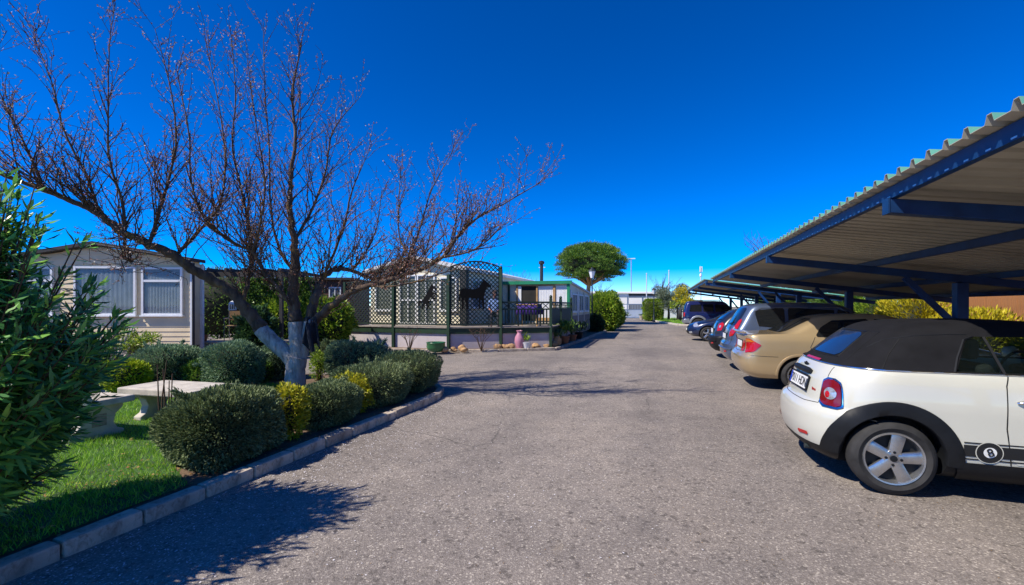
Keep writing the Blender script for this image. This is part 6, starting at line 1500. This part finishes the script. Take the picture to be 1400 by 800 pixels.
def person():
    """seated, facing the road, arms on the lap"""
    t = thing('person', 'person in a light blue shirt sitting behind the veranda trellis', 'person', (-5.78, 15.55, .775), R(20))
    J = {'pelvis': (0, .08, .50, .15, .12), 'belly': (0, .10, .66, .145, .11), 'chest': (0, .13, .86, .165, .115), 'neck0': (0, .12, 1.0, .065, .06), 'neck': (0, .10, 1.06, .055, .055), 'head0': (0, .08, 1.12, .068, .078), 'head1': (0, .07, 1.19, .078, .095), 'head2': (0, .08, 1.26, .062, .078)}
    for s, n in ((-1, 'r'), (1, 'l')):
        J['sh' + n] = (s * .18, .13, .95, .062, .062); J['el' + n] = (s * .25, .02, .70, .045, .045); J['wr' + n] = (s * .14, -.20, .60, .030, .026); J['ha' + n] = (s * .11, -.27, .575, .036, .018); J['fi' + n] = (s * .09, -.33, .56, .026, .012)
        J['hp' + n] = (s * .10, .06, .49, .085, .08); J['kn' + n] = (s * .12, -.36, .47, .062, .062); J['an' + n] = (s * .12, -.40, .10, .042, .042); J['to' + n] = (s * .13, -.54, .04, .042, .03)
    E = [('pelvis', 'belly'), ('belly', 'chest'), ('chest', 'neck0'), ('neck0', 'neck'), ('neck', 'head0'), ('head0', 'head1'), ('head1', 'head2')]
    for n in 'rl': E += [('chest', 'sh' + n), ('sh' + n, 'el' + n), ('el' + n, 'wr' + n), ('wr' + n, 'ha' + n), ('ha' + n, 'fi' + n), ('pelvis', 'hp' + n), ('hp' + n, 'kn' + n), ('kn' + n, 'an' + n), ('an' + n, 'to' + n)]
    K = list(J); me = bpy.data.meshes.new('body'); me.from_pydata([J[k][:3] for k in K], [(K.index(a), K.index(b)) for a, b in E], [])
    o = link('body', me, t); m = o.modifiers.new('skin', 'SKIN'); m.use_smooth_shade = True; m2 = o.modifiers.new('sub', 'SUBSURF'); m2.levels = m2.render_levels = 2
    for i, k in enumerate(K):
        sv = me.skin_vertices[0].data[i]; sv.radius = J[k][3:5]; sv.use_root = (k == 'pelvis')
    par = o.parent; o.parent = None
    dg = bpy.context.evaluated_depsgraph_get(); dg.update(); nm = bpy.data.meshes.new_from_object(o.evaluated_get(dg)); o.modifiers.clear(); o.data = nm; o.parent = par
    for mt in (M['skin'], M['shirt'], M['trousers']): nm.materials.append(mt)
    for p in nm.polygons:
        c = p.center; p.use_smooth = True
        p.material_index = 2 if (c.z < .56 and c.y > -.30 and abs(c.x) < .22 and c.z > .08) or (c.z < .5 and c.z > .09) else (1 if c.z < 1.02 and not (c.y < -.06 and c.z < .72) else 0)
    h = MB(); h.lathe([(.088, 1.17), (.094, 1.22), (.085, 1.28), (.05, 1.325), (.005, 1.335)], 16, (0, .095, 0), cap=False); h.build('hair', M['hair'], t, 70)
    f = MB(); f.box((0, -.028, 1.175), (.022, .03, .04)); f.build('nose', M['skin'], t)
    for s in (-1, 1):
        e = MB(); e.lathe([(.001, -.012), (.011, 0), (.001, .012)], 8, (s * .03, -.012, 1.205), axis='y', cap=False); e.build('eye', M['pvc'], t)
        e = MB(); e.box((s * .082, .08, 1.18), (.015, .035, .055)); e.build('ear', M['skin'], t)
    f = MB(); f.box((0, -.018, 1.135), (.045, .012, .010)); f.build('mouth', M['terracotta'], t)
person()

# ---- green trimmed cabin
def cabin():
    y0, y1, xl, xr = 20.2, 25.7, -7.15, -3.92
    t = thing('cabin', 'cream cabin with bright green roof trim, dark doorway and roller blinds', 'building', (xr, y0, 0), 0)
    W = xr - xl; D = y1 - y0
    w = MB(); w.add([(-W, 0, .2), (0, 0, .2), (0, D, .2), (-W, D, .2), (-W, 0, 2.55), (0, 0, 2.55), (0, D, 2.22), (-W, D, 2.22)], [(0, 1, 2, 3), (4, 5, 6, 7), (0, 1, 5, 4), (1, 2, 6, 5), (2, 3, 7, 6), (3, 0, 4, 7)]); w.build('wall', M['cream_light'], t)
    r = MB(); r.add([(-W - .1, -.12, 2.56), (.10, -.12, 2.56), (.10, D + .1, 2.22), (-W - .1, D + .1, 2.22), (-W - .1, -.12, 2.64), (.10, -.12, 2.64), (.10, D + .1, 2.30), (-W - .1, D + .1, 2.30)], [(0, 1, 2, 3), (4, 5, 6, 7), (0, 1, 5, 4), (1, 2, 6, 5), (2, 3, 7, 6), (3, 0, 4, 7)]); r.build('roof', M['roof_pale'], t)
    f = MB(); f.box((-W / 2, -.15, 2.60), (W + .24, .05, .15)); f.build('fascia', M['trim_green'], t)
    p = MB(); p.box((-.055, -.05, 1.38), (.13, .10, 2.36)); p.build('corner_post', M['trim_green'], t)
    p = MB(); p.box((-W + .35, -.05, 1.5), (.08, .09, 2.1)); p.build('corner_post', M['deck_green'], t)
    def fx(px): u = (px - 700) / 622.; Zc = y0 / (u * SN + CS); return (u * Zc * CS - Zc * SN) - xr
    def panel(a, b, z0, z1, d, mat, nm): m = MB(); m.box(((fx(a) + fx(b)) / 2, -d / 2, (z0 + z1) / 2), (fx(b) - fx(a), d, z1 - z0)); return m.build(nm, mat, t)
    panel(713, 733, .85, 2.45, .012, M['room_shade'], 'doorway'); panel(708, 713, .85, 2.45, .05, M['pvc'], 'open_door')  # doorway is a flat dark panel on the closed wall, painted as unlit room
    for a in (706.5, 733.5, 756.5): panel(a, a + (2 if a < 740 else 3), .85, 2.47, .07, M['woodtrim'], 'frame_post')
    panel(706.5, 759, 2.45, 2.50, .065, M['woodtrim'], 'frame_head')
    for a, b in ((736, 756), (760.5, 777)):
        bl = panel(a, b, 1.0, 2.44, .02, M['pvc'], 'roller_blind')
        for k in range(1, 9):
            m = MB(); x = fx(a) + (fx(b) - fx(a)) * k / 9; m.box((x, -.024, 1.72), (.008, .012, 1.42)); m.build('blind_rib', M['curtain'], bl)
    panel(736, 776, .85, 1.0, .04, M['woodtrim'], 'plinth')
    # road side wall
    for k in range(4): m = MB(); y = .05 + k * (D - .1) / 3; m.box((.03, y, 1.25), (.06, .10, 1.95)); m.build('wall_post', M['pvc'] if k < 2 else M['cream_light'], t)
    for k in range(3): window(t, (.004, .35 + k * 1.75, 1.25), (0, 1, 0), 1.25, .85, (1, 0, 0), bars=2, curtain=True)
    m = MB(); m.box((.02, D / 2, .65), (.035, D, .85)); m.build('lower_panel', M['timber'], t)
cabin()

# ---- far end of the road
def far_things():
    v = at(838, 0, 57.7); t = thing('sliding_gate', 'pale blue grey steel gate closing the end of the road', 'gate', (v.x, v.y, 0), R(4))
    L = 5.4
    m = MB(); m.box((L / 2, 0, .55), (L, .06, .95)); m.build('lower_panel', M['gate'], t)
    m = MB(); m.box((L / 2, 0, .06), (L + .2, .12, .10)); m.build('bottom_rail', M['gate_dark'], t)
    for z in (1.08, 1.75, 2.68): m = MB(); m.box((L / 2, 0, z), (L, .07, .09)); m.build('rail', M['gate_dark'], t)
    m = MB(); m.box((L / 2, .02, 2.2), (L, .03, .80)); m.build('upper_panel', M['white_wall'], t)
    for k in range(4): m = MB(); m.box((L * k / 3, 0, 1.4), (.12, .10, 2.75)); m.build('post', M['gate_dark'], t)
    for k in range(28): m = MB(); m.box((.1 + k * (L - .2) / 27, 0, 1.42), (.03, .03, .62)); m.build('bar', M['gate'], t)
    # wall returning left of the gate
    v = at(845, 0, 60); t = thing('boundary_wall', 'low white wall left of the road end gate behind the bushes', 'wall', (v.x, v.y, 0), R(3))
    m = MB(); m.box((-8, .1, 1.0), (16, .2, 2.0)); m.build('wall', M['white_wall'], t); m = MB(); m.box((-8, .1, 2.03), (16.1, .3, .06)); m.build('coping', M['kerb'], t)
    v = at(905, 0, 52); t = thing('boundary_wall', 'white garden wall behind the olive trees on the right', 'wall', (v.x, v.y, 0), YAW - R(8))
    m = MB(); m.box((2.2, .1, 1.05), (4.4, .2, 2.1)); m.build('wall', M['white_wall'], t); m = MB(); m.box((2.2, .1, 2.13), (4.5, .3, .06)); m.build('coping', M['kerb'], t)
    # warehouse
    v = at(812, 0, 88); t = thing('warehouse', 'long low white and grey warehouse beyond the gate', 'building', (v.x, v.y, 0), R(2))
    m = MB(); m.box((-2, 8, 2.05), (17.0, 16, 4.1)); m.build('white_wing', M['white_wall'], t)
    m = MB(); m.box((9.0, 8.2, 1.85), (5.6, 16, 3.7)); m.build('grey_wing', M['ware_grey'], t)
    m = MB(); m.bar((-10.6, 7.9, 4.32), (13.0, 7.9, 4.0), 16.6, .35); m.build('roof', M['white_wall'], t)
    for k in range(5): m = MB(); m.box((-8 + k * 3.2, -.02, 1.6), (1.4, .06, .9)); m.build('window', M['darkglass'], t)
    # street lamps
    def lamp(px, Z, top, label):
        v = at(px, 0, Z); h = EYE + (418.5 - top) * Z / 622.; t = thing('street_lamp', label, 'lamp', (v.x, v.y, .03), 0, 'classic street lamps')
        m = MB(); m.lathe([(.14, 0), (.14, .08), (.09, .14), (.085, .55), (.06, .62), (.045, .8), (.038, h - .75), (.06, h - .73), (.06, h - .70), (.03, h - .68), (.03, h - .58)], 14); m.build('pole', M['iron'], t, 40)
        m = MB(); m.lathe([(.09, h - .58), (.19, h - .20), (.19, h - .19), (.01, h - .19)], 8, cap=True); m.build('lantern_glass', M['frosted'], t)
        m = MB(); m.lathe([(.22, h - .20), (.21, h - .17), (.11, h - .06), (.05, h - .03), (.03, h + .03), (.005, h + .05)], 8); m.build('lantern_roof', M['iron'], t)
    lamp(809.5, 26.0, 367, 'dark classic lamp post standing before the stone pine'); lamp(894, 43.0, 394, 'distant lamp post between flagpole and olive tree')
    def mast(px, Z, top, label, mat, r, kind):
        v = at(px, 0, Z); h = EYE + (418.5 - top) * Z / 622.; t = thing('light_mast' if kind == 'light' else kind, label, 'mast' if kind != 'flagpole' else 'flagpole', (v.x, v.y, 0))
        m = MB(); m.lathe([(r, 0), (r * .75, h)], 10); m.build('pole', M[mat], t, 60)
        if kind == 'light':
            m = MB(); m.box((0, 0, h + .05), (1.6, .25, .14)); m.build('lamp_head', M['mast'], t)
        elif kind == 'flagpole':
            m = MB(); m.lathe([(.02, h), (.09, h + .05), (.09, h + .12), (.01, h + .18)], 10); m.build('finial', M['mast'], t)
        else:
            for k in range(3): a = k * 2.09; m = MB(); m.box((.28 * math.cos(a), .28 * math.sin(a), h - .6), (.22, .22, 1.4)); m.build('antenna', M['white_wall'], t)
            m = MB(); m.lathe([(.2, h - 2.6), (.3, h - 2.5), (.3, h - 1.9), (.2, h - 1.8)], 10); m.build('drum', M['white_wall'], t)
    mast(863, 92, 354, 'tall thin light mast behind the warehouse', 'mast_grey', .11, 'light'); mast(741, 110, 366, 'faint far light mast above the cabin roof', 'mast_grey', .10, 'light')
    mast(884, 63, 375, 'white flagpole left of the distant lamp post', 'mast', .085, 'flagpole'); mast(914.5, 63, 371, 'white flagpole rising from the olive trees', 'mast', .085, 'flagpole')
    mast(958, 120, 365, 'white antenna mast above the far carport', 'mast', .17, 'antenna_mast')
    for px, lb in ((885, 'black tub with plant at the foot of the far hedge'), (877, 'grey rounded stone pot at the far kerb end')):
        v = gnd(px, 437.5, .1); t = thing('plant_pot', lb, 'pot', (v.x, v.y, .1)); m = MB(); m.lathe([(.16, 0), (.24, .36), (.26, .36), (.26, .42), (.2, .42)], 14); m.build('pot', M['plastic'] if px > 880 else M['kerb'], t, 40)
        P = nrg.normal(0, .1, (60, 3)) * [1, 1, .4] + [0, 0, .45]; link('foliage', quads_np('foliage', leaves(P, np.tile([0, 0, 1.], (60, 1)), .14, .05, .9, .4), M['dark_leaf']), t)
    v = at(808.5, 0, 27.5); t = thing('blue_bin', 'small bright blue bin beside the low dark shrub', 'bin', (v.x - .1, v.y, .07)); m = MB(); m.lathe([(.16, 0), (.2, .42), (.22, .42), (.22, .47), (.18, .47)], 14); m.build('tub', M['blue_pot'], t, 40); m = MB(); m.lathe([(.225, .47), (.21, .51), (.02, .53)], 14); m.build('lid', M['blue_pot'], t, 40)
far_things()

# ---- timber fence behind the carport
def fence():
    t = thing('timber_fence', 'orange brown vertical board fence behind the golden conifers', 'fence', (9.4, 3.0, 0)); k = 0; y = 0.0
    me = None
    while y < 19.5:
        if me is None: m = MB(); m.box((0, 0, 1.2), (.022, .138, 2.35)); me = m.mesh('board', M['wood'])
        o = link('board', me, t); o.location = (rnd.uniform(-.006, .006), y, rnd.uniform(-.03, .02)); o.rotation_euler = (rnd.uniform(-.006, .006), 0, rnd.uniform(-.05, .05)); y += .15
    for z in (.4, 1.2, 2.0): m = MB(); m.box((.05, 9.7, z), (.06, 19.6, .09)); m.build('rail', M['wood'], t)
    for j in range(9): m = MB(); m.box((.12, j * 2.4, 1.25), (.09, .09, 2.5)); m.build('post', M['wood'], t)
fence()

# ---- stone bench and table on the lawn
def bench():
    t = thing('stone_bench', 'pale cast stone garden bench with scrolled legs behind the oleander', 'bench', (-6.30, 3.30, .08), R(90 + 4))
    # local x = depth (seat front at -x ... turned so the front faces the table), local y = length
    s = MB(); s.box((.04, 0, .40), (.46, 1.15, .075)); bevel_obj(s.build('seat', M['bench'], t), .014)
    b = MB(); b.bar((-.16, 0, .40), (-.36, 0, .84), .065, 1.15, up=(0, 1, 0)); o = b.build('backrest', M['bench'], t); bevel_obj(o, .02)
    prof = [(-.30, 0), (.24, 0), (.24, .05), (.17, .08), (.13, .15), (.15, .24), (.22, .30), (.24, .362), (-.20, .362), (-.17, .28), (-.19, .18), (-.26, .10), (-.30, .05)]
    for y in (-.40, .40):
        l = MB(); l.prism(prof, (0, y - .055, 0), (1, 0, 0), (0, 0, 1), (0, .11, 0)); o = l.build('leg', M['bench'], t); bevel_obj(o, .010)
        for sy in (-.056, .056):
            pn = MB(); pn.box((-.02, y + sy, .20), (.14, .012, .13)); pn.build('carved_panel', M['kerb'], o)
    t2 = thing('stone_table', 'low pale stone table slab standing on the lawn behind the nearest hedge', 'table', (-5.93, 4.22, .08), YAW - R(14))
    s = MB(); s.box((0, 0, .385), (1.18, .62, .085)); bevel_obj(s.build('slab', M['bench'], t2), .015)
    prof = [(-.22, 0), (.22, 0), (.22, .05), (.15, .09), (.12, .17), (.16, .27), (.22, .30), (.22, .342), (-.22, .342), (-.22, .30), (-.16, .27), (-.12, .17), (-.15, .09), (-.22, .05)]
    for x in (-.38, .38):
        l = MB(); l.prism(prof, (x - .06, 0, 0), (0, 1, 0), (0, 0, 1), (.12, 0, 0)); bevel_obj(l.build('leg', M['bench'], t2), .010)
    st = thing('dry_stems', 'thin bare dry stems sticking up in front of the stone table', 'stems', (-5.28, 3.62, .08))
    for k in range(5):
        m = MB(); a = k * 1.3; m.tube([(.04 * math.cos(a), .04 * math.sin(a), 0), (.06 * math.cos(a), .06 * math.sin(a), .4), (.12 * math.cos(a + .3) + .03 * k - .05, .1 * math.sin(a), .62 + .06 * k)], [.010, .008, .005], 5); m.build('stem', M['twig'], st)
bench()

# ---- pots, boulders and ornaments before the veranda
def boulder(px, py, r, label, seed, k=1.0):
    v = gnd(px, py, .07); t = 0
    bm = bmesh.new(); bmesh.ops.create_icosphere(bm, subdivisions=3, radius=1.0); d = np.array([q.co[:] for q in bm.verts]); s = lump(d, seed, .22, 2.2)
    for q, e in zip(bm.verts, s): q.co = Vector((q.co.x * r * e, q.co.y * r * e * .8, (q.co.z * .72 * k + .55) * r * e))
    me = bpy.data.meshes.new('boulder'); bm.to_mesh(me); bm.free(); me.materials.append(M['sandstone']); me.polygons.foreach_set('use_smooth', [True] * len(me.polygons))
    o = link('boulder', me); o.location = (v.x, v.y, .06); tag(o, label, 'stone', 'sandstone boulders along the veranda')
for i, (px, py, r, lb) in enumerate([(608, 481, .13, 'sandstone boulder right beside the green bowl'), (621, 480, .11, 'small sandstone boulder second from the green bowl'), (633, 480, .15, 'flat sandstone boulder standing alone before the bare shrub'),
                                     (681, 477, .14, 'sandstone boulder leftmost of the three beside the pink vase'), (692, 477, .13, 'sandstone boulder in the middle of the three by the pink vase'), (699, 477, .12, 'upright sandstone boulder nearest the pink vase'),
                                     (733, 475.5, .15, 'sandstone boulder right of the white pot'), (747, 475, .12, 'small sandstone boulder before the veranda corner'), (757, 474, .15, 'sandstone boulder at the veranda corner')]):
    boulder(px, py, r, lb, 200 + i, 1.3 if i == 5 else 1.0)
def lathe_thing(name, label, cat, px, py, prof, mat, h=.07, plant=None):
    v = gnd(px, py, h); t = thing(name, label, cat, (v.x, v.y, h)); m = MB(); m.lathe(prof, 24, cap=True); m.build('vessel', M[mat], t, 50)
    if plant:
        n, L, w, mt, z, s = plant; P = nrg.normal(0, s, (n, 3)) * [1, 1, .5] + [0, 0, z]; link('foliage', quads_np('foliage', leaves(P, np.tile([0, 0, 1.], (n, 1)), L, w, .9, .4), M[mt]), t)
lathe_thing('glazed_bowl', 'wide green glazed bowl at the left of the boulders', 'pot', 596, 481, [(.16, 0), (.26, .06), (.30, .16), (.29, .27), (.31, .29), (.30, .31), (.26, .30), (.24, .22)], 'green_pot')
lathe_thing('tall_vase', 'tall pink glazed vase before the veranda skirting', 'vase', 710, 477, [(.10, 0), (.13, .10), (.165, .26), (.15, .40), (.08, .52), (.07, .56), (.11, .62), (.09, .63), (.06, .58)], 'pink')
lathe_thing('flower_pot', 'white glazed pot with small plant next to the pink vase', 'pot', 720, 477, [(.10, 0), (.17, .20), (.18, .23), (.15, .23)], 'white_pot', plant=(40, .22, .03, 'bright_leaf', .28, .06))
lathe_thing('flower_pot', 'brown jar with dark plant at the veranda corner', 'pot', 762, 473, [(.10, 0), (.16, .12), (.15, .26), (.11, .32), (.12, .34)], 'sandstone', plant=(120, .2, .04, 'dark_leaf', .4, .12))
lathe_thing('flower_pot', 'terracotta pot with bushy plant before the cabin wall', 'pot', 772, 470, [(.13, 0), (.19, .26), (.21, .26), (.21, .3), (.17, .3)], 'terracotta', plant=(420, .16, .05, 'green_leaf', .62, .20))
lathe_thing('flower_pot', 'terracotta pot with pale leaved plant farther along the cabin', 'pot', 783, 466, [(.12, 0), (.17, .22), (.19, .22), (.19, .26), (.15, .26)], 'terracotta', plant=(260, .15, .05, 'olive_leaf', .5, .16))
lathe_thing('flower_pot', 'dark tub with straggly plant last along the cabin wall', 'pot', 791, 463, [(.14, 0), (.2, .26), (.21, .3), (.17, .3)], 'plastic', plant=(260, .18, .05, 'dark_leaf', .5, .18))
def bare_shrub(px, py, label, seed):
    v = gnd(px, py, .07); t = thing('bare_shrub', label, 'shrub', (v.x, v.y, .06)); r = random.Random(seed)
    for k in range(9):
        a = r.uniform(0, 6.28); m = MB(); p1 = Vector((math.cos(a) * .15, math.sin(a) * .1, .35)); p2 = p1 + Vector((math.cos(a) * .28, math.sin(a) * .15, r.uniform(.25, .45)))
        m.tube([(0, 0, -.02), p1, p2], [.012, .009, .004], 5)
        for j in range(4): q = p1.lerp(p2, r.random()); m.tube([q, q + Vector((r.gauss(0, .1), r.gauss(0, .06), r.uniform(.05, .2)))], [.005, .002], 4)
        m.build('stem', M['twig'], t)
bare_shrub(658, 479, 'leafless spreading shrub against the veranda skirting', 3); bare_shrub(560, 479, 'leafless thin shrub at the left part of the veranda skirting', 4)
def figurine():
    v = gnd(490, 494, .07); t = thing('bird_figurine', 'small white and blue bird figurine standing in the bed', 'ornament', (v.x, v.y, .07))
    m = MB(); m.lathe([(.03, 0), (.05, .08), (.055, .16), (.035, .24), (.025, .30)], 14); m.build('body', M['white_pot'], t, 60)
    m = MB(); m.lathe([(.005, .27), (.045, .31), (.05, .35), (.03, .39), (.005, .40)], 14, (.015, 0, 0)); m.build('head', M['white_pot'], t, 60)
    m = MB(); m.tube([(.05, 0, .345), (.12, 0, .33)], [.014, .003], 6); m.build('beak', M['amber'], t); m = MB(); m.prism([(-.03, .05), (.02, .20), (.05, .10)], (-.02, -.056, 0), (1, 0, 0), (0, 0, 1), (0, .112, 0)); m.build('wing', M['blue_pot'], t)
figurine()
